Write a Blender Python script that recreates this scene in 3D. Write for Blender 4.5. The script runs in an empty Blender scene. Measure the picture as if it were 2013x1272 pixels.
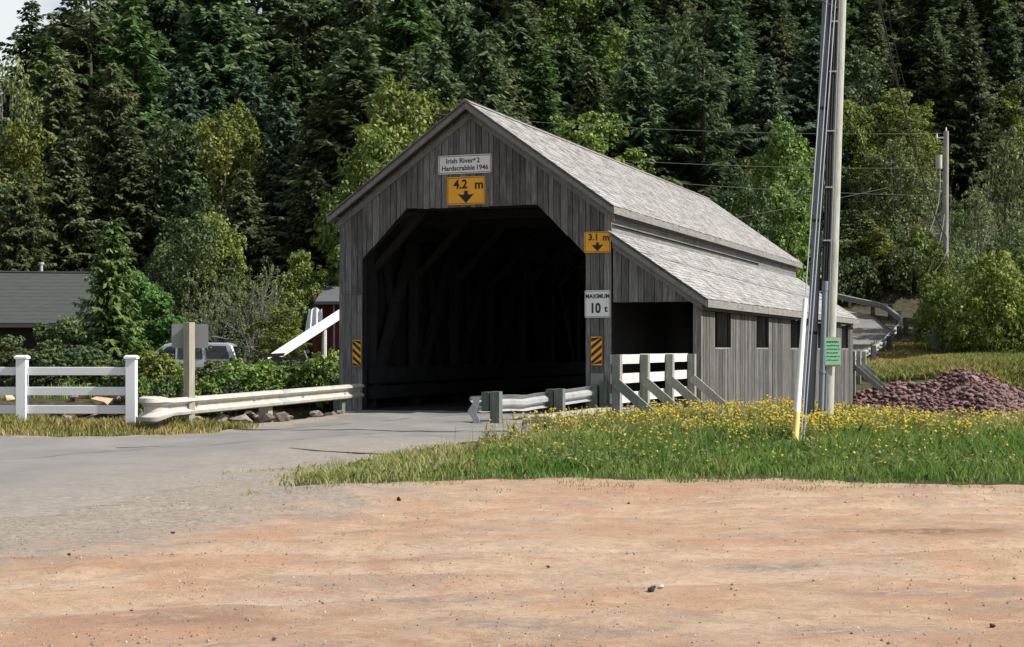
import bpy, bmesh, math, random
import numpy as np
from mathutils import Vector, Matrix, noise as mnoise

R = math.radians
rng = np.random.default_rng(7)
rnd = random.Random(11)
scene = bpy.context.scene
col = scene.collection

# ------------------------------------------------------------------ camera
cam_d = bpy.data.cameras.new('camera')
cam = bpy.data.objects.new('camera', cam_d)
col.objects.link(cam)
cam.location = (0, 0, 1.3)
cam.rotation_euler = (R(90), 0, 0)
cam_d.sensor_width = 36
cam_d.lens = 36 * 3000 / 2013
cam_d.shift_y = 52 / 2013
cam_d.clip_start = 0.1
cam_d.clip_end = 2000
scene.camera = cam

# ------------------------------------------------------------------ sky, sun, exposure
SUN_EL, SUN_AZ = R(44), R(-9)            # azimuth measured from +X towards +Y
world = bpy.data.worlds.new('World')
scene.world = world
world.use_nodes = True
wn = world.node_tree
bg = wn.nodes['Background']
sky = wn.nodes.new('ShaderNodeTexSky')
sky.sky_type = 'NISHITA'
sky.sun_disc = False
sky.sun_elevation = SUN_EL
sky.sun_rotation = R(90) - SUN_AZ
sky.air_density = 1.0
sky.dust_density = 2.0
sky.ozone_density = 1.0
tcw = wn.nodes.new('ShaderNodeTexCoord'); mpw = wn.nodes.new('ShaderNodeMapping'); mpw.inputs['Scale'].default_value = (1, 1, 2.2); mpw.inputs['Location'].default_value = (.35, .1, 0)
wn.links.new(tcw.outputs['Generated'], mpw.inputs[0])
nzw = wn.nodes.new('ShaderNodeTexNoise'); nzw.inputs['Scale'].default_value = 1.7; nzw.inputs['Detail'].default_value = 7; nzw.inputs['Roughness'].default_value = .55
wn.links.new(mpw.outputs[0], nzw.inputs['Vector'])
rpw = wn.nodes.new('ShaderNodeValToRGB'); rpw.color_ramp.elements[0].position = .47; rpw.color_ramp.elements[1].position = .60
wn.links.new(nzw.outputs[0], rpw.inputs[0])
mxw = wn.nodes.new('ShaderNodeMix'); mxw.data_type = 'RGBA'; mxw.inputs[7].default_value = (6.8, 7.1, 7.3, 1)
wn.links.new(rpw.outputs[0], mxw.inputs[0]); wn.links.new(sky.outputs[0], mxw.inputs[6]); wn.links.new(mxw.outputs[2], bg.inputs[0])
bg.inputs[1].default_value = 0.075
sun_d = bpy.data.lights.new('sun', 'SUN')
sun_d.energy = 4.8
sun_d.angle = R(0.53)
sun_d.color = (1.0, 0.955, 0.89)
sun = bpy.data.objects.new('sun', sun_d)
col.objects.link(sun)
sv = Vector((math.cos(SUN_EL) * math.cos(SUN_AZ), math.cos(SUN_EL) * math.sin(SUN_AZ), math.sin(SUN_EL)))
sun.rotation_euler = (-sv).to_track_quat('-Z', 'Y').to_euler()
sun.location = sv * 60
vs = scene.view_settings
vs.view_transform = 'Standard'
vs.look = 'None'
vs.exposure = 0.75
vs.gamma = 1.0
vs.use_curve_mapping = False

# ------------------------------------------------------------------ helpers
def tag(o, label=None, cat=None, group=None, kind=None):
    if label: o['label'] = label
    if cat: o['category'] = cat
    if group: o['group'] = group
    if kind: o['kind'] = kind
    return o

def link(name, mesh, parent=None, loc=None, rot=None, scale=None):
    o = bpy.data.objects.new(name, mesh)
    col.objects.link(o)
    if parent: o.parent = parent
    if loc is not None: o.location = loc
    if rot is not None: o.rotation_euler = rot
    if scale is not None: o.scale = scale
    return o

def empty(name, loc=(0, 0, 0), rz=0.0):
    o = bpy.data.objects.new(name, None)
    o.empty_display_size = .2
    col.objects.link(o)
    o.location = loc
    o.rotation_euler = (0, 0, rz)
    return o

def np_mesh(name, v, f, mat, tint=None, smooth=False, attrs=None):
    """v (N,3), f (M,k) integer array, constant k."""
    v = np.asarray(v, np.float32); f = np.asarray(f, np.int32)
    me = bpy.data.meshes.new(name)
    me.vertices.add(len(v)); me.vertices.foreach_set('co', v.ravel())
    k = f.shape[1]
    me.loops.add(f.size); me.loops.foreach_set('vertex_index', f.ravel())
    me.polygons.add(len(f))
    me.polygons.foreach_set('loop_start', np.arange(0, f.size, k, dtype=np.int32))
    me.polygons.foreach_set('loop_total', np.full(len(f), k, np.int32))
    if smooth: me.polygons.foreach_set('use_smooth', np.ones(len(f), bool))
    me.update(calc_edges=True)
    me.validate()
    if tint is not None:
        a = me.attributes.new('tint', 'FLOAT', 'POINT'); a.data.foreach_set('value', np.asarray(tint, np.float32))
    for n, val in (attrs or {}).items():
        a = me.attributes.new(n, 'FLOAT', 'POINT'); a.data.foreach_set('value', np.asarray(val, np.float32))
    me.materials.append(mat)
    return me

class MB:
    """collects boxes, prisms and tubes for ONE mesh object"""
    def __init__(s): s.v = []; s.f = []; s.m = []; s.mi = 0
    def add(s, vs_, fs):
        n = len(s.v); s.v += [tuple(p) for p in vs_]; s.f += [tuple(i + n for i in q) for q in fs]; s.m += [s.mi] * len(fs)
    def box(s, c, size, rot=None):
        hx, hy, hz = [q / 2 for q in size]
        p = [Vector((x, y, z)) for z in (-hz, hz) for x, y in ((-hx, -hy), (hx, -hy), (hx, hy), (-hx, hy))]
        if rot is not None: p = [rot @ q for q in p]
        c = Vector(c)
        s.add([q + c for q in p], [(3, 2, 1, 0), (4, 5, 6, 7), (0, 1, 5, 4), (1, 2, 6, 5), (2, 3, 7, 6), (3, 0, 4, 7)])
    def bar(s, a, b, w, h, up=(0, 0, 1)):
        a = Vector(a); b = Vector(b); d = b - a; L = d.length; x = d.normalized()
        u = Vector(up); y = u.cross(x)
        if y.length < 1e-4: y = Vector((1, 0, 0)).cross(x)
        y.normalize(); z = x.cross(y)
        m = Matrix((x, y, z)).transposed()
        s.box((a + b) / 2, (L, w, h), m)
    def prism(s, poly, axis, t0, t1):
        """poly of 2-D points; axis 'y': points are (x,z); 'x': (y,z); 'z': (x,y)"""
        n = len(poly)
        def P(q, t): return (q[0], t, q[1]) if axis == 'y' else ((t, q[0], q[1]) if axis == 'x' else (q[0], q[1], t))
        s.add([P(q, t0) for q in poly] + [P(q, t1) for q in poly],
              [tuple(range(n))[::-1], tuple(range(n, 2 * n))] + [(i, (i + 1) % n, n + (i + 1) % n, n + i) for i in range(n)])
    def tube(s, pts, rad, n=8, caps=True):
        pts = [Vector(p) for p in pts]
        if not hasattr(rad, '__len__'): rad = [rad] * len(pts)
        vs_ = []; fs = []
        ref = None
        for i, p in enumerate(pts):
            d = (pts[min(i + 1, len(pts) - 1)] - pts[max(i - 1, 0)]).normalized()
            if ref is None:
                ref = Vector((1, 0, 0)) if abs(d.x) < .9 else Vector((0, 1, 0))
            x = (ref - d * ref.dot(d)).normalized(); y = d.cross(x); ref = x
            for k in range(n):
                t = 2 * math.pi * k / n
                vs_.append(p + (x * math.cos(t) + y * math.sin(t)) * rad[i])
        for i in range(len(pts) - 1):
            for k in range(n):
                k2 = (k + 1) % n
                fs.append((i * n + k, i * n + k2, (i + 1) * n + k2, (i + 1) * n + k))
        if caps:
            fs.append(tuple(range(n))[::-1]); fs.append(tuple(range((len(pts) - 1) * n, len(pts) * n)))
        s.add(vs_, fs)
    def mesh(s, name, mats, smooth=False):
        me = bpy.data.meshes.new(name)
        me.from_pydata(s.v, [], s.f)
        if not isinstance(mats, (list, tuple)): mats = [mats]
        for m in mats: me.materials.append(m)
        if len(mats) > 1: me.polygons.foreach_set('material_index', s.m)
        bm = bmesh.new(); bm.from_mesh(me); bmesh.ops.recalc_face_normals(bm, faces=bm.faces); bm.to_mesh(me); bm.free()
        if smooth:
            me.polygons.foreach_set('use_smooth', [True] * len(me.polygons))
            try: me.set_sharp_from_angle(angle=R(40))
            except Exception: pass
        return me
    def build(s, name, mats, parent=None, smooth=False, loc=None, rot=None, bevel=0):
        o = link(name, s.mesh(name, mats, smooth), parent, loc, rot)
        if bevel:
            b = o.modifiers.new('bevel', 'BEVEL'); b.width = bevel; b.segments = 1; b.limit_method = 'ANGLE'
        return o

# ------------------------------------------------------------------ materials
def new_mat(name):
    m = bpy.data.materials.new(name); m.use_nodes = True
    nt = m.node_tree; b = nt.nodes['Principled BSDF']
    return m, nt, b
def N(nt, t, **kw):
    n = nt.nodes.new(t)
    for k, v in kw.items(): setattr(n, k, v)
    return n
def ramp(nt, fac, stops):
    r = N(nt, 'ShaderNodeValToRGB'); e = r.color_ramp.elements
    while len(e) < len(stops): e.new(.5)
    for q, (p, c) in zip(e, stops): q.position = p; q.color = (*c, 1)
    nt.links.new(fac, r.inputs[0]); return r.outputs[0]
def math_n(nt, op, a, b=None, clamp=False):
    n = N(nt, 'ShaderNodeMath', operation=op); n.use_clamp = clamp
    for i, q in enumerate((a, b)):
        if q is None: continue
        if isinstance(q, (int, float)): n.inputs[i].default_value = q
        else: nt.links.new(q, n.inputs[i])
    return n.outputs[0]
def mix(nt, fac, a, b, mode='MIX'):
    n = N(nt, 'ShaderNodeMix', data_type='RGBA', blend_type=mode)
    for i, q in ((0, fac), (6, a), (7, b)):
        if isinstance(q, (int, float)): n.inputs[i].default_value = q
        elif isinstance(q, tuple): n.inputs[i].default_value = (*q, 1)
        else: nt.links.new(q, n.inputs[i])
    return n.outputs[2]
def noise(nt, vec, scale, detail=4, rough=.55, dist=0):
    n = N(nt, 'ShaderNodeTexNoise'); n.inputs['Scale'].default_value = scale; n.inputs['Detail'].default_value = detail
    n.inputs['Roughness'].default_value = rough; n.inputs['Distortion'].default_value = dist
    if vec is not None: nt.links.new(vec, n.inputs['Vector'])
    return n.outputs[0]
def coords(nt, scale=(1, 1, 1), rand=True):
    tc = N(nt, 'ShaderNodeTexCoord'); mp = N(nt, 'ShaderNodeMapping'); mp.inputs['Scale'].default_value = scale
    nt.links.new(tc.outputs['Object'], mp.inputs['Vector'])
    if rand:
        oi = N(nt, 'ShaderNodeObjectInfo'); q = math_n(nt, 'MULTIPLY', oi.outputs['Random'], 57.0)
        nt.links.new(q, mp.inputs['Location'])
    return mp.outputs[0]
def bump(nt, b, h, strength=.4, dist=.01):
    n = N(nt, 'ShaderNodeBump'); n.inputs['Strength'].default_value = strength; n.inputs['Distance'].default_value = dist
    nt.links.new(h, n.inputs['Height']); nt.links.new(n.outputs[0], b.inputs['Normal'])
def rand_val(nt, lo, hi):
    oi = N(nt, 'ShaderNodeObjectInfo'); mr = N(nt, 'ShaderNodeMapRange')
    mr.inputs['To Min'].default_value = lo; mr.inputs['To Max'].default_value = hi
    nt.links.new(oi.outputs['Random'], mr.inputs['Value']); return mr.outputs[0]
def scale_col(nt, c, v):
    n = N(nt, 'ShaderNodeVectorMath', operation='SCALE'); nt.links.new(c, n.inputs[0])
    if isinstance(v, (int, float)): n.inputs['Scale'].default_value = v
    else: nt.links.new(v, n.inputs['Scale'])
    return n.outputs[0]

def wood(name, dark, mid, light, grain=(14, 14, .8), vary=(.7, 1.2), warm=None):
    m, nt, b = new_mat(name)
    v = coords(nt, grain)
    n1 = noise(nt, v, 3.0, 7, .65, .6)
    c = ramp(nt, n1, [(.22, dark), (.5, mid), (.78, light)])
    v2 = coords(nt, (3, 3, 1.2)); n2 = noise(nt, v2, 1.2, 4)
    c = mix(nt, math_n(nt, 'MULTIPLY', ramp(nt, n2, [(.5, (0, 0, 0)), (.7, (1, 1, 1))]), .55), c, dark)
    if warm:
        n3 = noise(nt, coords(nt, (2, 2, .5)), .9, 3)
        c = mix(nt, math_n(nt, 'MULTIPLY', ramp(nt, n3, [(.5, (0, 0, 0)), (.65, (1, 1, 1))]), .5), c, warm)
    c = scale_col(nt, c, rand_val(nt, *vary))
    nt.links.new(c, b.inputs['Base Color']); b.inputs['Roughness'].default_value = .85
    b.inputs['Specular IOR Level'].default_value = .25
    bump(nt, b, n1, .5, .01); return m

def painted(name, c, rough=.5, wear=None, amount=.3, spec=.4, metal=0.0, vscale=(1, 1, 1)):
    m, nt, b = new_mat(name)
    v = coords(nt, vscale); n1 = noise(nt, v, 4, 6, .65)
    w = wear or tuple(q * .7 for q in c)
    cc = mix(nt, math_n(nt, 'MULTIPLY', ramp(nt, n1, [(.42, (0, 0, 0)), (.72, (1, 1, 1))]), amount), c, w)
    nt.links.new(cc, b.inputs['Base Color']); b.inputs['Roughness'].default_value = rough
    b.inputs['Metallic'].default_value = metal; b.inputs['Specular IOR Level'].default_value = spec
    bump(nt, b, noise(nt, v, 25, 3), .15, .004); return m

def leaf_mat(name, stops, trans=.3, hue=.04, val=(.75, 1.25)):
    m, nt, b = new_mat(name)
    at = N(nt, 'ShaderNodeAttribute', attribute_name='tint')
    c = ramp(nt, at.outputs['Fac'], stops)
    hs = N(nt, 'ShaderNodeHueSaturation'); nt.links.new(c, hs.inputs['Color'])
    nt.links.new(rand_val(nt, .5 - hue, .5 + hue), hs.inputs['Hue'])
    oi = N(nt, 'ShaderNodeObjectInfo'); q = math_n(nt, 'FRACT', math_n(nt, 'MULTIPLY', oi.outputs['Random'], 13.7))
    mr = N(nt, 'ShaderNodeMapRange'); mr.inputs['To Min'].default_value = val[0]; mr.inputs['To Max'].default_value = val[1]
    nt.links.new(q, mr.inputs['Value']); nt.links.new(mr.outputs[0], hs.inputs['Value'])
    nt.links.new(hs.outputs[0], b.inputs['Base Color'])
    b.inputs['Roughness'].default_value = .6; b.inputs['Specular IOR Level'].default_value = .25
    tr = N(nt, 'ShaderNodeBsdfTranslucent'); nt.links.new(hs.outputs[0], tr.inputs['Color'])
    ms = N(nt, 'ShaderNodeMixShader'); ms.inputs[0].default_value = trans
    nt.links.new(b.outputs[0], ms.inputs[1]); nt.links.new(tr.outputs[0], ms.inputs[2])
    nt.links.new(ms.outputs[0], nt.nodes['Material Output'].inputs[0]); return m

M = {}
M['board'] = wood('weathered_board', (.046, .044, .042), (.132, .128, .122), (.30, .29, .275), vary=(.65, 1.3))
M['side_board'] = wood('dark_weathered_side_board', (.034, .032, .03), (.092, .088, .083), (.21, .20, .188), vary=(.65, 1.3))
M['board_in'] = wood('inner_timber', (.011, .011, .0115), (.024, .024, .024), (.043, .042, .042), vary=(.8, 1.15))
M['trim'] = wood('weathered_trim', (.10, .095, .09), (.19, .18, .17), (.30, .29, .27), grain=(10, .8, 10), vary=(.85, 1.1))
M['long_board'] = wood('weathered_long_board', (.06, .06, .06), (.14, .14, .136), (.26, .255, .245), grain=(14, .6, 14), vary=(.8, 1.15))
M['rail_wood'] = wood('pale_railing_wood', (.38, .40, .36), (.56, .57, .52), (.70, .70, .65), grain=(3, 1.2, 10), vary=(.92, 1.08))
M['rail_post'] = wood('railing_post_wood', (.13, .135, .12), (.23, .235, .21), (.36, .36, .32), vary=(.9, 1.1))
M['green_post'] = wood('green_treated_post', (.055, .07, .058), (.11, .13, .11), (.22, .24, .205), vary=(.85, 1.15))
M['brown_post'] = wood('brown_post', (.05, .045, .04), (.12, .11, .10), (.22, .2, .18))
M['sign_post'] = wood('sign_post_wood', (.17, .16, .12), (.28, .265, .21), (.40, .38, .31), vary=(.95, 1.05))
M['pole_a'] = wood('treated_pole', (.20, .215, .18), (.36, .37, .33), (.53, .535, .49), grain=(16, 16, 1.2), vary=(.98, 1.02))
M['pole_b'] = wood('grey_pole', (.10, .115, .14), (.17, .185, .215), (.26, .27, .29), grain=(14, 14, .7), vary=(.98, 1.02))
M['far_pole'] = wood('far_pole_wood', (.17, .155, .14), (.28, .26, .24), (.42, .39, .36))
M['white_vinyl'] = painted('white_vinyl', (.68, .69, .71), .45, (.55, .56, .55), .22)
M['galv'] = painted('galvanised_steel', (.45, .435, .395), .55, (.24, .215, .18), .6, spec=.25, metal=.1, vscale=(1, 1, .6))
M['yellow_sign'] = painted('yellow_sign_sheet', (.80, .38, .012), .5, (.6, .28, .02), .25)
M['white_sign'] = painted('white_sign_sheet', (.70, .70, .68), .5, (.5, .5, .47), .25)
M['black_ink'] = painted('black_sign_ink', (.012, .011, .012), .6, (.03, .03, .03), .3)
M['sign_back'] = painted('sign_back_aluminium', (.22, .225, .22), .55, (.18, .185, .18), .3, metal=.2)
M['green_notice'] = painted('green_notice_paper', (.34, .72, .45), .6, (.28, .6, .4), .2)
M['notice_back'] = painted('notice_backing_ply', (.45, .36, .24), .8)
M['galv_grey'] = painted('grey_galvanised_steel', (.42, .43, .435), .42, (.25, .25, .245), .55, metal=.3, vscale=(1, 1, .6))
M['conduit'] = painted('grey_conduit', (.20, .235, .27), .5, (.15, .17, .19), .4)
M['cable'] = painted('black_cable', (.012, .012, .014), .6)
M['wire'] = painted('steel_wire', (.40, .42, .45), .45, metal=.4)
M['far_wire'] = painted('weathered_wire', (.14, .145, .15), .6)
M['guard_white'] = painted('white_guy_guard', (.80, .79, .75), .45, (.62, .55, .4), .3)
M['guard_yellow'] = painted('yellow_guy_guard', (.72, .50, .17), .55, (.36, .17, .06), .5)
M['concrete'] = painted('concrete', (.42, .39, .34), .9, (.30, .28, .24), .5)
M['plate'] = painted('dull_metal_plate', (.24, .23, .21), .6, (.15, .14, .13), .5)
M['shadow_tone'] = painted('shadow_tone', (.10, .096, .09), .9)  # dark tone standing in for cable shadow on the road
M['asphalt_roof'] = painted('asphalt_roofing', (.062, .068, .066), 1.0, (.038, .043, .041), .7, spec=.05, vscale=(.6, 3, 3))
M['shed_roof'] = painted('pale_asphalt_roofing', (.10, .105, .11), 1.0, (.07, .07, .075), .5, spec=.05)
M['red_board'] = wood('red_shed_board', (.05, .012, .012), (.13, .028, .026), (.2, .05, .04))
M['house_wall'] = painted('dark_house_wall', (.05, .042, .036), .9, (.03, .027, .025), .5)
M['glass'] = painted('dark_window_glass', (.012, .014, .017), .08, spec=.6)
M['white_panel'] = painted('white_plastic', (.82, .83, .85), .4, (.7, .7, .7), .15)
M['cloth'] = painted('white_cloth', (.82, .82, .84), .85)
M['silver_paint'] = painted('silver_car_paint', (.32, .335, .355), .3, (.27, .285, .305), .2, spec=.6, metal=.25)
M['tyre'] = painted('tyre_rubber', (.015, .015, .016), .85)
M['chrome'] = painted('dull_chrome', (.5, .5, .5), .3, metal=.7)
M['black_gloss'] = painted('black_gloss', (.012, .012, .014), .25, spec=.6)
M['tail_red'] = painted('red_lens', (.35, .02, .02), .25)
M['bark'] = wood('dark_bark', (.03, .026, .022), (.07, .06, .05), (.12, .105, .09), grain=(9, 9, 2))
M['pale_bark'] = wood('pale_bark', (.09, .085, .078), (.17, .16, .15), (.28, .27, .25), grain=(9, 9, 3))

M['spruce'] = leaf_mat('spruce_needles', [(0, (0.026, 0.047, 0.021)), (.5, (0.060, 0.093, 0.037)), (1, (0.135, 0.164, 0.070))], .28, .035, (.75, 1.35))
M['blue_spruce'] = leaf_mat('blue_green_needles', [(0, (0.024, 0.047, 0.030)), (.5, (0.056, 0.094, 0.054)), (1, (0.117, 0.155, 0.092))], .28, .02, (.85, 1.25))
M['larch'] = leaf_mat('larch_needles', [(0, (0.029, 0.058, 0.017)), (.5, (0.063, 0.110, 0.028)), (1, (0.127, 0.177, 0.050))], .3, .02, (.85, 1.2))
M['leaf_green'] = leaf_mat('green_leaves', [(0, (0.053, 0.099, 0.022)), (.5, (0.132, 0.205, 0.041)), (1, (0.265, 0.329, 0.081))], .3, .03, (.85, 1.2))
M['leaf_yellow'] = leaf_mat('yellow_green_leaves', [(0, (0.061, 0.077, 0.013)), (.5, (0.128, 0.154, 0.028)), (1, (0.225, 0.246, 0.058))], .3, .015, (.9, 1.15))
M['leaf_dark'] = leaf_mat('dark_leaves', [(0, (0.033, 0.055, 0.020)), (.5, (0.069, 0.103, 0.037)), (1, (0.147, 0.185, 0.075))], .3, .03, (.8, 1.2))
M['leaf_olive'] = leaf_mat('olive_leaves', [(0, (0.075, 0.098, 0.033)), (.5, (0.144, 0.186, 0.065)), (1, (0.258, 0.308, 0.131))], .3, .02, (.85, 1.15))
M['leaf_bright'] = leaf_mat('bright_vine_leaves', [(0, (0.033, 0.094, 0.017)), (.5, (0.072, 0.176, 0.033)), (1, (0.143, 0.286, 0.077))], .35, .01, (.95, 1.1))
M['leaf_bush'] = leaf_mat('bright_bush_leaves', [(0, (.06, .11, .02)), (.5, (.15, .22, .04)), (1, (.27, .33, .085))], .35, .015, (.95, 1.15))
M['young_needles'] = leaf_mat('young_spruce_needles', [(0, (.035, .068, .018)), (.5, (.085, .14, .035)), (1, (.17, .235, .06))], .3, .0, (1, 1))
M['leaf_weed'] = leaf_mat('weed_leaves', [(0, (0.057, 0.086, 0.023)), (.5, (0.132, 0.161, 0.048)), (1, (0.253, 0.247, 0.098))], .3, .02, (1, 1))
M['grass'] = leaf_mat('grass_blades', [(0, (0.085, 0.186, 0.030)), (.35, (0.163, 0.263, 0.055)), (.65, (0.284, 0.307, 0.097)), (1, (0.539, 0.471, 0.234))], .35, .0, (1, 1))
M['dry_grass'] = leaf_mat('dry_grass_blades', [(0, (0.113, 0.184, 0.031)), (.4, (0.224, 0.248, 0.062)), (.7, (0.352, 0.303, 0.110)), (1, (0.576, 0.433, 0.204))], .3, .0, (1, 1))
M['flower_yellow'] = leaf_mat('yellow_petals', [(0, (.42, .30, .02)), (.5, (.62, .48, .04)), (1, (.72, .62, .10))], .25, 0, (1, 1))
M['flower_orange'] = leaf_mat('orange_petals', [(0, (.55, .20, .01)), (.5, (.75, .33, .015)), (1, (.8, .45, .02))], .25, 0, (1, 1))

def shingle_mat(name, attr):
    m, nt, b = new_mat(name)
    if attr:
        t = N(nt, 'ShaderNodeAttribute', attribute_name='tint').outputs['Fac']
    else:
        t = N(nt, 'ShaderNodeObjectInfo').outputs['Random']
    c = ramp(nt, t, [(0, (.17, .166, .16)), (.5, (.30, .293, .285)), (1, (.42, .41, .40))])
    v = coords(nt, (2, 14, 2), False); n1 = noise(nt, v, 2.5, 6, .7)
    c = mix(nt, math_n(nt, 'MULTIPLY', ramp(nt, n1, [(.4, (0, 0, 0)), (.7, (1, 1, 1))]), .4), c, (.13, .128, .125))
    nt.links.new(c, b.inputs['Base Color']); b.inputs['Roughness'].default_value = .9; b.inputs['Specular IOR Level'].default_value = .2
    bump(nt, b, n1, .4, .01); return m
M['shingle_many'] = shingle_mat('cedar_shingles', True)
M['shingle_one'] = shingle_mat('cedar_shingle', False)

def rock_mat(name, a, b_, c_):
    m, nt, b = new_mat(name)
    v = coords(nt); n1 = noise(nt, v, 5, 7, .65)
    c = ramp(nt, n1, [(.3, a), (.5, b_), (.7, c_)])
    c = scale_col(nt, c, rand_val(nt, .65, 1.3))
    nt.links.new(c, b.inputs['Base Color']); b.inputs['Roughness'].default_value = .9
    bump(nt, b, n1, .6, .03); return m
M['rock'] = rock_mat('grey_brown_rock', (.07, .06, .05), (.16, .135, .112), (.28, .24, .2))
M['tan_rock'] = rock_mat('tan_rock', (.30, .20, .12), (.42, .29, .18), (.5, .38, .26))
M['plum_rock'] = rock_mat('plum_red_rock', (.075, .036, .035), (.19, .102, .095), (.34, .23, .21))
M['dark_clod'] = rock_mat('dark_clod', (.012, .01, .009), (.03, .025, .022), (.05, .045, .04))
M['pale_stone'] = rock_mat('pale_stone', (.45, .40, .34), (.58, .53, .46), (.65, .6, .54))
M['dark_grit'] = rock_mat('dark_grit', (.07, .055, .045), (.13, .10, .08), (.2, .16, .125))
M['gravel'] = rock_mat('gravel_bits', (.16, .12, .09), (.30, .235, .18), (.5, .42, .35))

# ground: dirt lot, with soil under the grass and banks
def ground_mat():
    m, nt, b = new_mat('dirt_ground')
    tc = N(nt, 'ShaderNodeTexCoord'); v = tc.outputs['Object']
    mp = N(nt, 'ShaderNodeMapping'); mp.inputs['Scale'].default_value = (.7, 1.0, 1); nt.links.new(v, mp.inputs[0]); vs_ = mp.outputs[0]
    big = noise(nt, vs_, .9, 6, .62, .6); mid_ = noise(nt, vs_, 4.5, 8, .72, .5); fine = noise(nt, vs_, 26, 6, .72); grit = noise(nt, v, 120, 3, .7)
    c = ramp(nt, big, [(.34, (.275, .165, .108)), (.45, (.335, .22, .145)), (.55, (.375, .265, .18)), (.66, (.31, .235, .17))])
    red = noise(nt, vs_, .55, 5, .65, .5)
    c = mix(nt, math_n(nt, 'MULTIPLY', ramp(nt, red, [(.46, (0, 0, 0)), (.58, (1, 1, 1))]), .8), c, (.315, .175, .108))
    gry = noise(nt, vs_, 1.5, 9, .75, .8)
    c = mix(nt, math_n(nt, 'MULTIPLY', ramp(nt, gry, [(.50, (0, 0, 0)), (.60, (1, 1, 1))]), .65), c, (.22, .185, .15))
    pal = noise(nt, vs_, 2.6, 9, .75, .3)
    c = mix(nt, math_n(nt, 'MULTIPLY', ramp(nt, pal, [(.51, (0, 0, 0)), (.61, (1, 1, 1))]), .55), c, (.43, .32, .22))
    tk = N(nt, 'ShaderNodeAttribute', attribute_name='track')
    c = mix(nt, math_n(nt, 'MULTIPLY', math_n(nt, 'MULTIPLY', tk.outputs['Fac'], ramp(nt, mid_, [(.42, (0, 0, 0)), (.56, (1, 1, 1))])), .5), c, (.50, .41, .31))
    c = mix(nt, math_n(nt, 'MULTIPLY', ramp(nt, mid_, [(.51, (0, 0, 0)), (.61, (1, 1, 1))]), .65), c, (.25, .165, .105))
    c = mix(nt, math_n(nt, 'MULTIPLY', ramp(nt, fine, [(.51, (0, 0, 0)), (.63, (1, 1, 1))]), .65), c, (.22, .155, .105))
    c = mix(nt, math_n(nt, 'MULTIPLY', ramp(nt, grit, [(.53, (0, 0, 0)), (.66, (1, 1, 1))]), .5), c, (.46, .36, .26))
    a = N(nt, 'ShaderNodeAttribute', attribute_name='damp')
    dm = math_n(nt, 'MULTIPLY', a.outputs['Fac'], ramp(nt, noise(nt, v, 7, 6, .7), [(.36, (0, 0, 0)), (.55, (1, 1, 1))]), True)
    c = mix(nt, math_n(nt, 'MULTIPLY', dm, .8), c, (.15, .085, .055))
    gp = N(nt, 'ShaderNodeAttribute', attribute_name='greyp')
    c = mix(nt, math_n(nt, 'MULTIPLY', math_n(nt, 'MULTIPLY', gp.outputs['Fac'], ramp(nt, noise(nt, vs_, 12, 7, .72), [(.40, (0, 0, 0)), (.54, (1, 1, 1))])), .8), c, (.155, .14, .128))
    # gravelly grey towards the asphalt
    e = N(nt, 'ShaderNodeAttribute', attribute_name='gravelly')
    eg = math_n(nt, 'ADD', e.outputs['Fac'], math_n(nt, 'MULTIPLY', math_n(nt, 'SUBTRACT', gry, .5), 1.8))
    gcol = ramp(nt, fine, [(.36, (.17, .145, .12)), (.5, (.235, .20, .165)), (.64, (.30, .26, .215))])
    c = mix(nt, ramp(nt, eg, [(.35, (0, 0, 0)), (.75, (1, 1, 1))]), c, gcol)
    g = N(nt, 'ShaderNodeAttribute', attribute_name='soil')
    sn = noise(nt, v, 3, 5)
    soil = ramp(nt, sn, [(.35, (.03, .028, .016)), (.55, (.055, .048, .026)), (.7, (.085, .07, .042))])
    gm = math_n(nt, 'ADD', g.outputs['Fac'], math_n(nt, 'MULTIPLY', math_n(nt, 'SUBTRACT', mid_, .5), .8))
    c = mix(nt, ramp(nt, gm, [(.45, (0, 0, 0)), (.6, (1, 1, 1))]), c, soil)
    nt.links.new(c, b.inputs['Base Color']); b.inputs['Roughness'].default_value = .95; b.inputs['Specular IOR Level'].default_value = .15
    h = math_n(nt, 'ADD', math_n(nt, 'MULTIPLY', mid_, 2.0), math_n(nt, 'ADD', fine, math_n(nt, 'MULTIPLY', grit, .5)))
    bump(nt, b, h, .75, .016); return m
M['ground'] = ground_mat()
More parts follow.
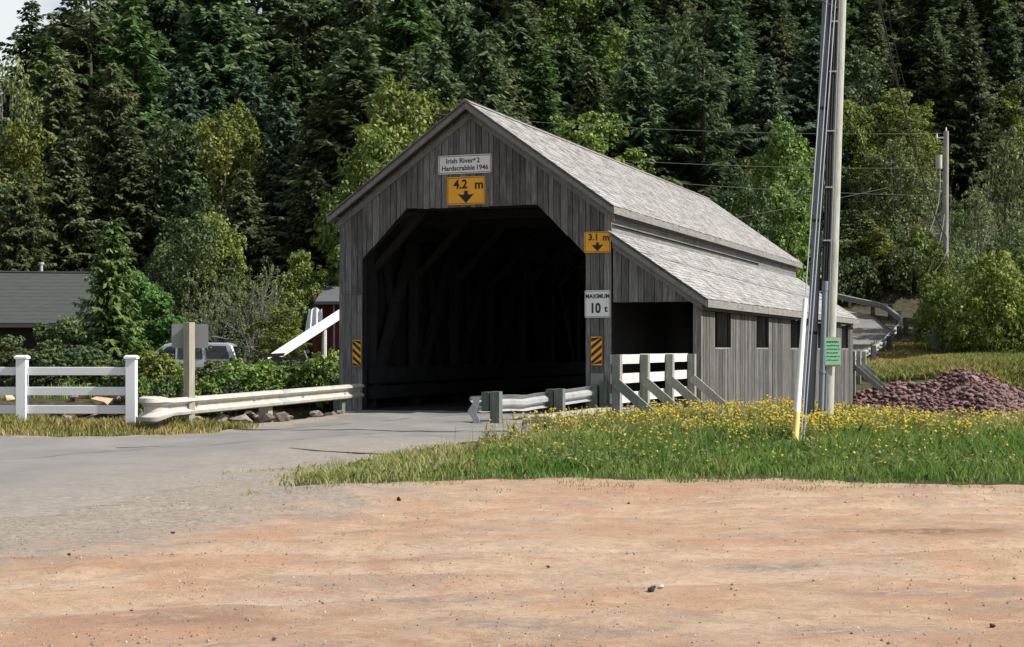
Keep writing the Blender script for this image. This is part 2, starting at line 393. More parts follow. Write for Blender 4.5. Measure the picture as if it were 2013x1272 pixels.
def road_mat():
    m, nt, b = new_mat('worn_asphalt')
    tc = N(nt, 'ShaderNodeTexCoord'); v = tc.outputs['Object']
    fine = noise(nt, v, 70, 4, .7); big = noise(nt, v, .6, 5, .6); mid_ = noise(nt, v, 5, 6, .65)
    c = ramp(nt, big, [(.35, (.142, .136, .128)), (.5, (.165, .157, .147)), (.65, (.192, .182, .17))])
    c = mix(nt, math_n(nt, 'MULTIPLY', ramp(nt, mid_, [(.48, (0, 0, 0)), (.62, (1, 1, 1))]), .35), c, (.165, .16, .15))
    c = mix(nt, math_n(nt, 'MULTIPLY', ramp(nt, fine, [(.47, (0, 0, 0)), (.62, (1, 1, 1))]), .4), c, (.215, .202, .186))
    mp = N(nt, 'ShaderNodeMapping'); mp.inputs['Scale'].default_value = (.45, 1.0, 1); nt.links.new(v, mp.inputs[0]); fg = noise(nt, mp.outputs[0], 26, 6, .72)
    e = N(nt, 'ShaderNodeAttribute', attribute_name='dust')
    eg = math_n(nt, 'ADD', e.outputs['Fac'], math_n(nt, 'MULTIPLY', math_n(nt, 'SUBTRACT', noise(nt, v, 2.2, 7, .72), .5), 1.5))
    c = mix(nt, ramp(nt, eg, [(.3, (0, 0, 0)), (1.0, (1, 1, 1))]), c, ramp(nt, fg, [(.36, (.165, .146, .127)), (.5, (.21, .186, .16)), (.64, (.26, .232, .20))]))
    nt.links.new(c, b.inputs['Base Color']); b.inputs['Roughness'].default_value = .93; b.inputs['Specular IOR Level'].default_value = .2
    bump(nt, b, fine, .4, .006); return m
M['road'] = road_mat()
def water_mat():
    m, nt, b = new_mat('river_water')
    b.inputs['Base Color'].default_value = (.03, .035, .028, 1); b.inputs['Roughness'].default_value = .08
    bump(nt, b, noise(nt, coords(nt, (1, 2, 1), False), 3, 4), .3, .03); return m
M['water'] = water_mat()

# ------------------------------------------------------------------ terrain
def sstep(a, b, x):
    t = np.clip((x - a) / (b - a), 0, 1); return t * t * (3 - 2 * t)
XN = [-400, -12, -8, -6.2, -4.9, -4.1, -3.4, 4, 6, 9, 400]
YN = [29.5, 28.6, 27.6, 27.3, 27.6, 30.5, 34.6, 34.2, 33.2, 33.0, 33]
XF = [-400, -20, -4, 5, 10, 14, 18, 400]
YF = [41, 42, 45, 53, 54, 54, 54.5, 55]
ROADC = [(7.05, 54.5), (11.3, 63), (14.7, 72), (15.6, 80), (14.2, 88), (9.5, 93), (2, 95)]
ROADZ = [-.05, .8, 2.05, 3.1, 4.1, 5.0, 6.0]
def seg_dist(x, y, pts, vals=None):
    best = np.full(x.shape, 1e9); val = np.zeros(x.shape)
    for i in range(len(pts) - 1):
        (ax, ay), (bx, by) = pts[i], pts[i + 1]
        dx, dy = bx - ax, by - ay
        t = np.clip(((x - ax) * dx + (y - ay) * dy) / (dx * dx + dy * dy), 0, 1)
        d = np.hypot(x - ax - t * dx, y - ay - t * dy)
        if vals is not None: val = np.where(d < best, vals[i] + t * (vals[i + 1] - vals[i]), val)
        best = np.minimum(best, d)
    return best, val
def vnoise(x, y, s, seed=0):
    """cheap smooth value noise, vectorised"""
    x = np.asarray(x, float) * s + 37.3 * seed; y = np.asarray(y, float) * s + 11.9 * seed
    xi = np.floor(x).astype(np.int64); yi = np.floor(y).astype(np.int64); fx = x - xi; fy = y - yi
    fx = fx * fx * (3 - 2 * fx); fy = fy * fy * (3 - 2 * fy)
    def h(a, b):
        n = (a * 374761393 + b * 668265263 + seed * 982451653) & 0x7fffffff
        n = ((n ^ (n >> 13)) * 1274126177) & 0x7fffffff
        return ((n ^ (n >> 16)) & 0xffff) / 65535.0
    return (h(xi, yi) * (1 - fx) + h(xi + 1, yi) * fx) * (1 - fy) + (h(xi, yi + 1) * (1 - fx) + h(xi + 1, yi + 1) * fx) * fy
def arc_pts(x0, y0, x1, y1, bulge, n=14):
    return [(x0 + (x1 - x0) * k / n, y0 + (y1 - y0) * k / n + bulge * 4 * (k / n) * (1 - k / n)) for k in range(n + 1)]
TRACKS = []
for a_, b_, c_, d_, e_ in ((-9, 10.2, 9, 12.6, 1.0), (-8, 8.6, 8, 9.2, .5), (-7, 13.0, 9, 13.9, -.4), (-5, 7.2, 9, 10.4, .4)):
    for o_ in (0, 1.55): TRACKS.append(arc_pts(a_, b_ + o_ * .55, c_, d_ + o_ * .8, e_))
def terrain(x, y):
    x = np.asarray(x, float); y = np.asarray(y, float)
    z = np.full(x.shape, -.06)
    z = z - .42 * sstep(24, 31, y) * sstep(5.4, 8.5, x)
    yn = np.interp(x, XN, YN); yf = np.interp(x, XF, YF)
    near = sstep(0, 3.6, y - yn); far = sstep(-4.2, 0.0, y - yf)
    far_z = -.15 + .05 * vnoise(x, y, .3, 3)
    # hillside: gentle on the left, steep on the right
    y0 = np.interp(x, [-60, -10, 4, 10, 15, 23, 36, 70], [65, 66, 66, 74, 90, 88, 88, 78])
    sl = np.interp(x, [-60, -25, -10, 4, 14, 60], [.20, .22, .26, .42, .58, .5])
    top = np.interp(x, [-60, -25, -8, 6, 20], [30, 32, 38, 75, 80])
    hill = sl * np.clip(y - y0, 0, top)
    hill = hill + .35 * vnoise(x, y, .22, 5) * sstep(0, 6, y - y0)
    hill = hill + np.interp(x, [10, 16], [0, .10]) * np.clip(y - 61, 0, 26)
    # meadow on the far right bank
    hill = hill + np.interp(x, [11, 16, 40], [0, .95, 1.3]) * sstep(51, 58, y) * (y > 50)
    fz = far_z + hill
    d, rz = seg_dist(x, y, ROADC, ROADZ)
    k = 1 - sstep(3.4, 6.0, d)
    fz = np.where(y > 53, fz * (1 - k) + rz * k, fz)
    z = z * (1 - near) - 3.1 * near * (1 - far) + near * far * fz
    for pts in TRACKS:
        d, _ = seg_dist(x, y, pts)
        z = z - (.026 * np.exp(-(d / .16) ** 2) - .012 * np.exp(-((d - .30) / .10) ** 2)) * (y < 17) * (.4 + 1.2 * vnoise(x, y, .9, 14))
    mic = .03 * (vnoise(x, y, 1.3, 1) - .5) + .022 * (vnoise(x, y, 3.6, 2) - .5) + .014 * (vnoise(x, y, 7.5, 6) - .5) * (y < 17)
    return z + mic * (y < 34)
def tz(x, y): return float(terrain(np.array([x]), np.array([y]))[0])

ROADP = [(-60, 9.0), (-6.5, 10.0), (-4.4, 11.2), (-3.4, 13.2), (-2.9, 15.6), (-2.0, 19.4), (-1.2, 21.3), (.2, 25.2), (1.4, 28.2), (2.6, 31.4), (2.6, 32.4),
         (-3.85, 34.75), (-3.45, 33), (-3.5, 30.3), (-4.3, 26.5), (-4.84, 25.2), (-6.3, 23.5), (-8, 23.9), (-60, 24.6)]
def inside(x, y, poly):
    r = np.zeros(x.shape, bool); n = len(poly)
    for i in range(n):
        (ax, ay), (bx, by) = poly[i], poly[(i + 1) % n]
        if ay == by: continue
        c = ((ay > y) != (by > y)) & (x < (bx - ax) * (y - ay) / (by - ay) + ax); r ^= c
    return r
def sdist(x, y, poly):
    d, _ = seg_dist(x, y, poly + [poly[0]]); return np.where(inside(x, y, poly), d, -d)
GRASSP = [(-2.3, 15.0), (-1.0, 15.75), (0, 16.0), (2.63, 16.0), (5.1, 15.2), (9, 14.6), (40, 13), (40, 34), (5.9, 34), (5.2, 31.5), (4.0, 29.0), (2.3, 28.6), (1.55, 27.6), (.25, 25.2), (-1.15, 21.3), (-1.9, 18.8), (-2.35, 16.4)]
VERGEP = [(-40, 24.9), (-8, 24.1), (-6.3, 23.8), (-4.95, 25.3), (-4.45, 26.6), (-5.2, 27.8), (-7, 28.0), (-12, 29), (-40, 30)]

def axis(segs):
    out = []
    for a, b, s in segs: out += list(np.arange(a, b - 1e-6, s))
    out.append(segs[-1][1]); return np.array(out)
xs = axis([(-900, -120, 60), (-120, -30, 3), (-30, -12, .6), (-12, 12, .12), (12, 30, .6), (30, 120, 3), (120, 900, 60)])
ys = axis([(-300, -20, 40), (-20, 4, 2), (4, 34, .1), (34, 62, .6), (62, 130, 1.6), (130, 200, 10), (200, 1400, 100)])
gx, gy = np.meshgrid(xs, ys); gz = terrain(gx, gy)
nx, ny = len(xs), len(ys)
V = np.stack([gx.ravel(), gy.ravel(), gz.ravel()], 1)
idx = np.arange(nx * ny).reshape(ny, nx)
F = np.stack([idx[:-1, :-1].ravel(), idx[:-1, 1:].ravel(), idx[1:, 1:].ravel(), idx[1:, :-1].ravel()], 1)
X, Y = V[:, 0], V[:, 1]
rsd = sdist(X, Y, ROADP); gsd = sdist(X, Y, GRASSP); vsd = sdist(X, Y, VERGEP)
soil = np.maximum(np.maximum(sstep(-.1, .25, gsd), sstep(-.1, .25, vsd)), sstep(0.3, 1.5, Y - np.interp(X, XN, YN)))
soil = np.where(rsd > 0, 0, soil)
damp = np.exp(-(((X - 3.1) / .62) ** 2 + ((Y - 11.45) / .2) ** 2)) * 1.4 + np.exp(-(((X + 2.9) / .5) ** 2 + ((Y - 9.6) / .12) ** 2)) * .5
greyp = np.zeros(len(X))
for cx_, cy_, rx_, ry_ in ((-.05, 7.55, .45, .12), (.5, 7.35, .35, .08), (.75, 8.75, .55, .07), (-.5, 8.2, .5, .1), (-1.15, 6.95, .5, .1), (1.7, 7.4, .5, .12), (-2.6, 10.6, .6, .12), (-1.7, 12.4, .5, .12), (1.6, 9.6, .5, .1), (2.2, 8.5, .5, .08)):
    greyp = np.maximum(greyp, np.exp(-(((X - cx_) / rx_) ** 2 + ((Y - cy_) / ry_) ** 2)))
for cx_, cy_, rx_, ry_, k_ in ((-1.6, 7.75, .6, .3, .7), (.3, 9.3, .7, .15, .5), (-.6, 9.9, .6, .12, .45), (-3.1, 9.9, .5, .25, .6), (2.3, 13.6, 1.2, .2, .4), (-.2, 7.2, .9, .2, .5)):
    damp = np.maximum(damp, k_ * np.exp(-(((X - cx_) / rx_) ** 2 + ((Y - cy_) / ry_) ** 2)))
track = np.zeros(len(X))
for pts in TRACKS: track = np.maximum(track, np.exp(-(seg_dist(X, Y, pts)[0] / .15) ** 2))
gravelly = 1 - sstep(0, 3.8, -rsd)
ground = link('ground', np_mesh('ground', V, F, M['ground'], smooth=True, attrs={'soil': soil, 'damp': damp, 'gravelly': gravelly, 'track': track, 'greyp': greyp}))
tag(ground, kind='structure')
# the asphalt: its own sheet, ragged at the edge, 6 mm above the dirt
rn = rsd + .5 * (vnoise(X, Y, 1.1, 8) - .5) + .35 * (vnoise(X, Y, 3.7, 9) - .5)
keep = (rn[F].min(1) > 0)
rf = F[keep]; used = np.unique(rf); remap = -np.ones(len(V), int); remap[used] = np.arange(len(used))
RV = V[used].copy(); RV[:, 2] += .0012 + .005 * sstep(0, 2.0, rsd[used])
near_edge, _ = seg_dist(RV[:, 0], RV[:, 1], ROADP[:7])
near_edge = np.where(RV[:, 0] < -30, 5, near_edge)
dust = np.clip(1 - near_edge / 3.6, 0, 1) * 1.3
road = link('road', np_mesh('road', RV, remap[rf], M['road'], smooth=True, attrs={'dust': dust}))
tag(road, kind='structure')
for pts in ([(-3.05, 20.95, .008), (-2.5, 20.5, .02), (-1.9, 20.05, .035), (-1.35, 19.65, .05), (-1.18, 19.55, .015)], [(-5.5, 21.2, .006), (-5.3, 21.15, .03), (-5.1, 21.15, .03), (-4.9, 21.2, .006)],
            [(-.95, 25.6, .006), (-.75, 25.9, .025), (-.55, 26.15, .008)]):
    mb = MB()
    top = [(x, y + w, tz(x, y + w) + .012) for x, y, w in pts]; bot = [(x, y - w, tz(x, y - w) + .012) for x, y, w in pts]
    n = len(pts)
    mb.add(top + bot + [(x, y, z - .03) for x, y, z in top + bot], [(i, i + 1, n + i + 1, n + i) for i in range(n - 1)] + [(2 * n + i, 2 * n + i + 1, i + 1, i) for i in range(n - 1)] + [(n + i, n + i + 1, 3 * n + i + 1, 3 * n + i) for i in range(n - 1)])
    mb.build('shadow_strip', M['shadow_tone'], road)  # cable shadows across the asphalt, drawn as thin dark strips
# far road climbing the hill
def strip(name, path, zs, w, mat, dz=.02, sub=8):
    P = []
    for i in range(len(path) - 1):
        for k in range(sub):
            t = k / sub; P.append((path[i][0] + t * (path[i + 1][0] - path[i][0]), path[i][1] + t * (path[i + 1][1] - path[i][1]), zs[i] + t * (zs[i + 1] - zs[i])))
    P.append((*path[-1], zs[-1])); P = np.array(P)
    for _ in range(3): P[1:-1] = .25 * P[:-2] + .5 * P[1:-1] + .25 * P[2:]
    d = np.gradient(P[:, :2], axis=0); d /= np.linalg.norm(d, axis=1)[:, None]; nrm = np.stack([d[:, 1], -d[:, 0]], 1)
    cols = np.linspace(-w, w, 7); n = len(P)
    vv = np.concatenate([np.column_stack([P[:, :2] + nrm * c, P[:, 2] + dz]) for c in cols])
    ff = np.concatenate([np.stack([np.arange(n - 1) + j * n, np.arange(n - 1) + (j + 1) * n, np.arange(1, n) + (j + 1) * n, np.arange(1, n) + j * n], 1) for j in range(6)])
    return np_mesh(name, vv, ff, mat, smooth=True, attrs={'dust': np.full(len(vv), .25)}), P, nrm
me, FRP, FRN = strip('road', ROADC, ROADZ, 3.2, M['road'], .05)
tag(link('road', me), kind='structure')
mb = MB(); mb.add([(-120, 26, -2.75), (120, 26, -2.75), (120, 56, -2.75), (-120, 56, -2.75)], [(0, 1, 2, 3)])
tag(mb.build('river', M['water']), kind='structure')

# ------------------------------------------------------------------ covered bridge (local: x right, y along, z up)
ANG = -math.atan2(.3503, .9367)
OX, OY = -.8965, 33.6315
ca, sa = math.cos(ANG), math.sin(ANG)
def W(lx, ly, z=0): return (OX + lx * ca - ly * sa, OY + lx * sa + ly * ca, z)
bridge = empty('covered_bridge', (OX, OY, 0), ANG)
tag(bridge, 'long grey weathered timber covered bridge with shingled roof and lean-to walkway', 'covered bridge')
PEAK, SL = 6.74, .713
LEN = 22.3
def zroof(x): return PEAK - SL * abs(x)
def zopen(x):
    a = abs(x)
    if a >= 2.65: return None
    if a <= 1.55: return 4.455
    return 4.455 - (a - 1.55) * (4.455 - 3.36) / 1.10
def split(a, b, w, jit=.25):
    n = max(1, round((b - a) / w)); e = np.linspace(a, b, n + 1)
    e[1:-1] += rng.uniform(-jit, jit, n - 1) * (b - a) / n
    return list(e)
def quad_board(name, x0, x1, zb0, zb1, zt0, zt1, y, th, mat, parent, axis='y'):
    g = .004 + rng.uniform(0, .004)
    mb = MB(); mb.prism([(x0 + g, zb0), (x1 - g, zb1), (x1 - g, zt1), (x0 + g, zt0)], axis, y, y + th)
    cx_, cz_ = (x0 + x1) / 2, (zb0 + zt0) / 2
    me = mb.mesh(name, mat)
    off = Vector((cx_, y, cz_)) if axis == 'y' else Vector((y, cx_, cz_))
    for v in me.vertices: v.co -= off
    return link(name, me, parent, off)
# front gable boards
edges = [-3.23] + split(-3.23, -2.65, .145)[1:] + split(-2.65, -1.55, .14)[1:] + split(-1.55, 0, .145)[1:] + split(0, 1.55, .14)[1:] + split(1.55, 2.65, .145)[1:] + split(2.65, 3.23, .145)[1:]
for x0, x1 in zip(edges[:-1], edges[1:]):
    xm = (x0 + x1) / 2; y = -.028 - rng.uniform(0, .012)
    zt0, zt1 = zroof(x0) - .12, zroof(x1) - .12
    if abs(xm) > 2.65:
        zb = -.28 if xm < 0 else -.12
        if xm < 0:
            zm = 2.55 + rng.uniform(-.01, .01)
            quad_board('board', x0, x1, zb, zb, zm, zm, y - .012, .026, M['board'], bridge)
            quad_board('board', x0, x1, zm + .006, zm + .006, zt0, zt1, y, .026, M['board'], bridge)
        else:
            quad_board('board', x0, x1, zb, zb, zt0, zt1, y, .026, M['board'], bridge)
    else:
        j = rng.uniform(-.012, .012)
        quad_board('board', x0, x1, zopen(x0 + (1e-4 if x0 < 0 else 0)) + j if zopen(x0 + (1e-4 if x0 < 0 else -1e-4)) else 3.36, zopen(x1 - 1e-4 if x1 > 0 else x1) + j, zt0, zt1, y, .026, M['board'], bridge)
# portal backing frame (2nd layer behind boards) and posts
for s in (-1, 1):
    mb = MB(); mb.box((s * 2.94, .14, 2.0), (.54, .2, 4.7)); mb.build('portal_post', M['board_in'], bridge)
    mb = MB(); mb.prism([(s * 2.66, 3.36), (s * 3.2, 4.3), (s * 1.2, 4.6), (s * 1.55, 4.46)], 'y', .02, .2); mb.build('knee_brace', M['board_in'], bridge)
mb = MB(); mb.prism([(-3.2, 4.47), (3.2, 4.47), (0, 6.55)], 'y', .03, .1); mb.build('gable_backing', M['board_in'], bridge)
# main walls
def wall_boards(name, x, y0, y1, zb, zt, w, th, mat):
    mb = MB(); e = split(y0, y1, w)
    for a, c in zip(e[:-1], e[1:]):
        g = .005; o = rng.uniform(-.008, .008)
        mb.box((x + o, (a + c) / 2, (zb + zt) / 2), (th, c - a - 2 * g, zt - zb))
    o = mb.build(name, mat, bridge); o['kind'] = 'stuff'; return o
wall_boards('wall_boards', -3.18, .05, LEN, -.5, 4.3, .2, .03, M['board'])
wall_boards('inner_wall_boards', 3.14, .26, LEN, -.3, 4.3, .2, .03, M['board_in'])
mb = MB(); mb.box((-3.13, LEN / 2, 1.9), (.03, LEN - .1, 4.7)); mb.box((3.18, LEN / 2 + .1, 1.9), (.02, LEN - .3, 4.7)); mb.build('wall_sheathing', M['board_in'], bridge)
# truss timbers inside, both sides
for s in (-1, 1):
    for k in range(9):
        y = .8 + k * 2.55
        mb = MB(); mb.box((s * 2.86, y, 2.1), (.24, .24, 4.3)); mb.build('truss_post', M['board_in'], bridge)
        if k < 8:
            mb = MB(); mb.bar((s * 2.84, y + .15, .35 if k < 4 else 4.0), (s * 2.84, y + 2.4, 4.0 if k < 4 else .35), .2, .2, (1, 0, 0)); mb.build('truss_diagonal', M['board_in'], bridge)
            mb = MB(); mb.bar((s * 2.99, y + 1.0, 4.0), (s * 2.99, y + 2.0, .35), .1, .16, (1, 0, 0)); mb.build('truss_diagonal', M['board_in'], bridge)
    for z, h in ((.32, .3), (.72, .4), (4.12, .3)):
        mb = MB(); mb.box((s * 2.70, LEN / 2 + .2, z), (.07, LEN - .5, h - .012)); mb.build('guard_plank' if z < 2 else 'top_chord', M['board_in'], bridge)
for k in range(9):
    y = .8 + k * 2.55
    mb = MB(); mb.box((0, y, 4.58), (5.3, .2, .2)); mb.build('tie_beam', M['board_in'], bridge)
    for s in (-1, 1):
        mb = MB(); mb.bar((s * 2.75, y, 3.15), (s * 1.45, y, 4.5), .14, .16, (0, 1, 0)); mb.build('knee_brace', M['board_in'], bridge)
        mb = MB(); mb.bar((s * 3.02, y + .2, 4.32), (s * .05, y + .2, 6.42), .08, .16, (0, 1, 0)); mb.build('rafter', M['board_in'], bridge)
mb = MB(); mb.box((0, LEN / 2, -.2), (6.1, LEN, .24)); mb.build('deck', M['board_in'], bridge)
mb = MB(); mb.box((0, -.5, -.32), (6.2, .98, .46)); mb.build('approach_slab', M['concrete'], bridge)
# deck planks across near the entrance
for k in range(22):
    mb = MB(); mb.box((0, .12 + k * .25, -.062 + rng.uniform(-.004, .004)), (5.2, .24, .03)); mb.build('deck_plank', M['board_in'], bridge)
for s in (0, 1):
    mb = MB(); mb.box((.75, .9 if s == 0 else LEN - .6, -1.7), (7.8, 1.6, 2.72)); mb.build('abutment', M['concrete'], bridge)
# far gable
mb = MB(); mb.prism([(-3.2, 4.47), (3.2, 4.47), (0, 6.6)], 'y', LEN - .03, LEN); mb.box((-2.94, LEN - .02, 2.0), (.56, .04, 4.9)); mb.box((2.94, LEN - .02, 2.0), (.56, .04, 4.9)); mb.build('far_gable', M['board'], bridge)

# lean-to walkway
XS = 5.165
def zshed(x): return 3.80 - (x - 3.23) * .684
WIN = [1.27, 5.72, 10.34, 14.95, 19.75]
e = [0.0]
marks = []
for w in WIN: marks += [w, w + 1.56]
marks.append(22.4)
for mpt in marks:
    e += split(e[-1], mpt, .175)[1:]
for a, c in zip(e[:-1], e[1:]):
    mid = (a + c) / 2; dx = rng.uniform(0, .014); win = any(w < mid < w + 1.56 for w in WIN)
    zlo = -.52 - rng.uniform(0, .05)
    if win:
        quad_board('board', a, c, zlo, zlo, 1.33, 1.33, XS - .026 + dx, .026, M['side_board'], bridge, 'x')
    else:
        zt = 2.12 + rng.uniform(-.01, .01)
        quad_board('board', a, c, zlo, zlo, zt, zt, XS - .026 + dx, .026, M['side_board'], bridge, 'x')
mb = MB(); mb.box((XS + .006, 11.2, 2.235), (.03, 22.4, .2)); mb.build('frieze_board', M['long_board'], bridge)
mb = MB(); mb.box((XS - .06, 11.2, .4), (.04, 22.3, 1.8)); mb.build('wall_sheathing', M['board_in'], bridge)
prev = 0.05
for w in WIN + [22.35]:
    mb = MB(); mb.box((XS - .06, (prev + w) / 2, 1.76), (.04, w - prev, .9)); mb.build('wall_sheathing', M['board_in'], bridge)
    prev = w + 1.56
for w in WIN:
    wi = MB(); wi.box((XS - .10, w + .78, 1.335), (.22, 1.52, .04)); fo = wi.build('window', M['trim'], bridge)
    for y in (w - .022, w + 1.582):
        mb = MB(); mb.box((XS - .17, y, 1.73), (.28, .04, .80)); mb.build('jamb', M['board'], fo)
# shed front: gable boards, header, corner post
e = split(3.262, 5.0, .17)
for x0, x1 in zip(e[:-1], e[1:]):
    quad_board('board', x0, x1, 2.32, 2.32, zshed(x0) - .1, zshed(x1) - .1, -.03 - rng.uniform(0, .01), .026, M['board'], bridge)
mb = MB(); mb.box((4.13, .03, 2.37), (1.74, .06, .12)); mb.build('header', M['board'], bridge)
quad_board('corner_post', 5.0, XS + .02, -.4, -.4, zshed(5.0) - .1, zshed(XS) - .1, -.035, .12, M['board'], bridge)
mb = MB(); mb.box((4.2, 11.3, .02), (1.9, 22.6, .1)); mb.build('walkway_floor', M['rail_post'], bridge)
# clerestory strip between the two roofs
for z0, z1, yl, xo in ((3.70, 3.90, LEN, .0), (3.985, 4.14, LEN, -.012), (4.15, 4.36, LEN, -.004)):
    mb = MB(); mb.box((3.215 + xo, yl / 2, (z0 + z1) / 2), (.03, yl, z1 - z0)); mb.build('clerestory_board', M['long_board'], bridge)
mb = MB(); mb.box((3.208, 19.0, 3.942), (.03, 6.6, .08)); mb.build('clerestory_board', M['long_board'], bridge)
# roofs: deck slabs, rake, fascia, shingles
def roof_slope(x0, z0, x1, z1, ya, yb, name, soffit_th=.05):
    dx, dz = x1 - x0, z1 - z0; L = math.hypot(dx, dz); d = (dx / L, dz / L); n = (-d[1], d[0]) if d[0] > 0 else (d[1], -d[0])
    mb = MB(); mb.prism([(x0, z0), (x1, z1), (x1 - n[0] * soffit_th, z1 - n[1] * soffit_th), (x0, z0 - soffit_th / max(n[1], .3))], 'y', ya, yb)
    return mb.build(name, M['trim'], bridge), d, n, L
def shingle_data(x0, z0, d, n, L, ya, yb, expo, wmin, wmax):
    out = []
    rows = int(L / expo)
    for r in range(rows + 1):
        s1 = min((r + 1) * expo, L + .03)
        y = ya - rng.uniform(0, wmax)
        while y < yb:
            w = rng.uniform(wmin, wmax); a = max(y, ya); c = min(y + w, yb); y += w
            if c - a < .03: continue
            out.append((s1 + rng.uniform(-.012, .012), a + .002, c - .002, rng.uniform(0, 1), rng.uniform(.010, .017)))
    return np.array(out)
def shingle_boxes(S, x0, z0, d, n, length):
    k = len(S); s1, ya, yb, t, th = S.T
    s0 = s1 - length
    def P(s, y, hgt): return np.stack([x0 + d[0] * s + n[0] * hgt, y, z0 + d[1] * s + n[1] * hgt], 1)
    lo0 = .002; b1 = .006
    vv = np.stack([P(s0, ya, lo0), P(s1, ya, b1), P(s1, yb, b1), P(s0, yb, lo0), P(s0, ya, lo0 + .003), P(s1, ya, b1 + th), P(s1, yb, b1 + th), P(s0, yb, lo0 + .003)], 1).reshape(-1, 3)
    q = np.array([(4, 5, 6, 7), (1, 2, 6, 5), (0, 1, 5, 4), (2, 3, 7, 6), (0, 3, 2, 1)])
    if d[0] < 0: q = q[:, ::-1]
    ff = (q[None] + 8 * np.arange(k)[:, None, None]).reshape(-1, 4)
    return vv, ff, np.repeat(t, 8)
unit = MB(); unit.add([(-1, -.5, .002), (0, -.5, .006), (0, .5, .006), (-1, .5, .002), (-1, -.5, .005), (0, -.5, .02), (0, .5, .02), (-1, .5, .005)],
                      [(4, 5, 6, 7), (1, 2, 6, 5), (0, 1, 5, 4), (2, 3, 7, 6), (0, 3, 2, 1)])
unit_me = unit.mesh('shingle', M['shingle_one'])
def clad(roof, x0, z0, d, n, L, ya, yb, singles, expo=.135, wmin=.08, wmax=.19):
    S = shingle_data(x0, z0, d, n, L, ya, yb, expo, wmin, wmax)
    LENG = expo + .05
    if singles:
        o = np.argsort(S[:, 1] - .25 * S[:, 0]); one = S[o[:singles]]; S = S[o[singles:]]
        for s1, a, c, t, th in one:
            ob = link('shingle', unit_me, roof, (x0 + d[0] * s1, (a + c) / 2, z0 + d[1] * s1), (0, math.atan2(-d[1], d[0]), 0), (LENG, c - a, 1))
    vv, ff, tt = shingle_boxes(S, x0, z0, d, n, LENG)
    ob = link('shingles', np_mesh('shingles', vv, ff, M['shingle_many'], tt), roof); ob['kind'] = 'stuff'
YA, YB = -.36, 22.68
r1, d1, n1, L1 = roof_slope(0, PEAK, 3.36, PEAK - SL * 3.36, YA, YB, 'roof')
clad(r1, 0, PEAK, d1, n1, L1, YA - .02, YB + .02, 170)
r2, d2, n2, L2 = roof_slope(0, PEAK, -3.36, PEAK - SL * 3.36, YA, YB, 'roof')
clad(r2, 0, PEAK, d2, n2, L2, YA - .02, YB + .02, 0, .16, .12, .24)
YS = -.20
r3, d3, n3, L3 = roof_slope(3.235, 3.80, 5.34, zshed(5.34), YS, YB, 'lean_to_roof')
clad(r3, 3.235, 3.80, d3, n3, L3, YS - .02, YB + .02, 130)
mb = MB(); mb.prism([(-.13, PEAK - .05), (0, PEAK + .045), (.13, PEAK - .05), (0, PEAK + .02)], 'y', YA - .02, YB + .02); mb.build('ridge_cap', M['trim'], bridge)
def rake(x0, z0, x1, z1, h, y, name='rake_board'):
    mb = MB(); mb.prism([(x0, z0), (x1, z1), (x1, z1 - h), (x0, z0 - h)], 'y', y, y + .03); mb.build(name, M['trim'], bridge)
for s in (-1, 1):
    rake(s * .001, PEAK - .004, s * 3.36, PEAK - SL * 3.36 - .004, .17, YA)
    rake(s * .001, PEAK - .20, s * 3.30, PEAK - SL * 3.30 - .20, .15, -.07, 'gable_trim')
    mb = MB(); mb.box((s * 3.372, (YA + YB) / 2, PEAK - SL * 3.36 - .09), (.025, YB - YA, .16)); mb.build('fascia', M['trim'], bridge)
    rake(s * .001, PEAK - .004, s * 3.36, PEAK - SL * 3.36 - .004, .17, YB - .03)
    mb = MB(); mb.prism([(s * 3.20, 4.30), (s * 3.35, 4.22), (s * 3.35, 4.205), (s * 3.20, 4.285)], 'y', YA + .03, YB - .03); mb.build('soffit', M['trim'], bridge)
rake(3.26, 3.78, 5.34, zshed(5.34) - .004, .17, YS)
rake(3.26, 3.60, 5.20, zshed(5.20) - .18, .13, -.075, 'gable_trim')
mb = MB(); mb.box((5.352, (YS + YB) / 2, zshed(5.34) - .09), (.025, YB - YS, .16)); mb.build('fascia', M['trim'], bridge)
mb = MB(); mb.prism([(3.26, 3.72), (5.33, zshed(5.34) - .06), (5.33, zshed(5.34) - .075), (3.26, 3.705)], 'y', YS + .04, -.04); mb.build('soffit', M['trim'], bridge)
# pillar plate and small fittings on the right pillar
mb = MB(); mb.box((2.92, -.065, .62), (.29, .02, .36)); mb.build('metal_plate', M['plate'], bridge)
mb = MB(); mb.box((3.10, -.14, .32), (.16, .16, .62)); mb.build('kick_post', M['green_post'], bridge)
mb = MB(); mb.box((2.88, -.16, .25), (.17, .14, .6)); mb.build('kick_post', M['green_post'], bridge)

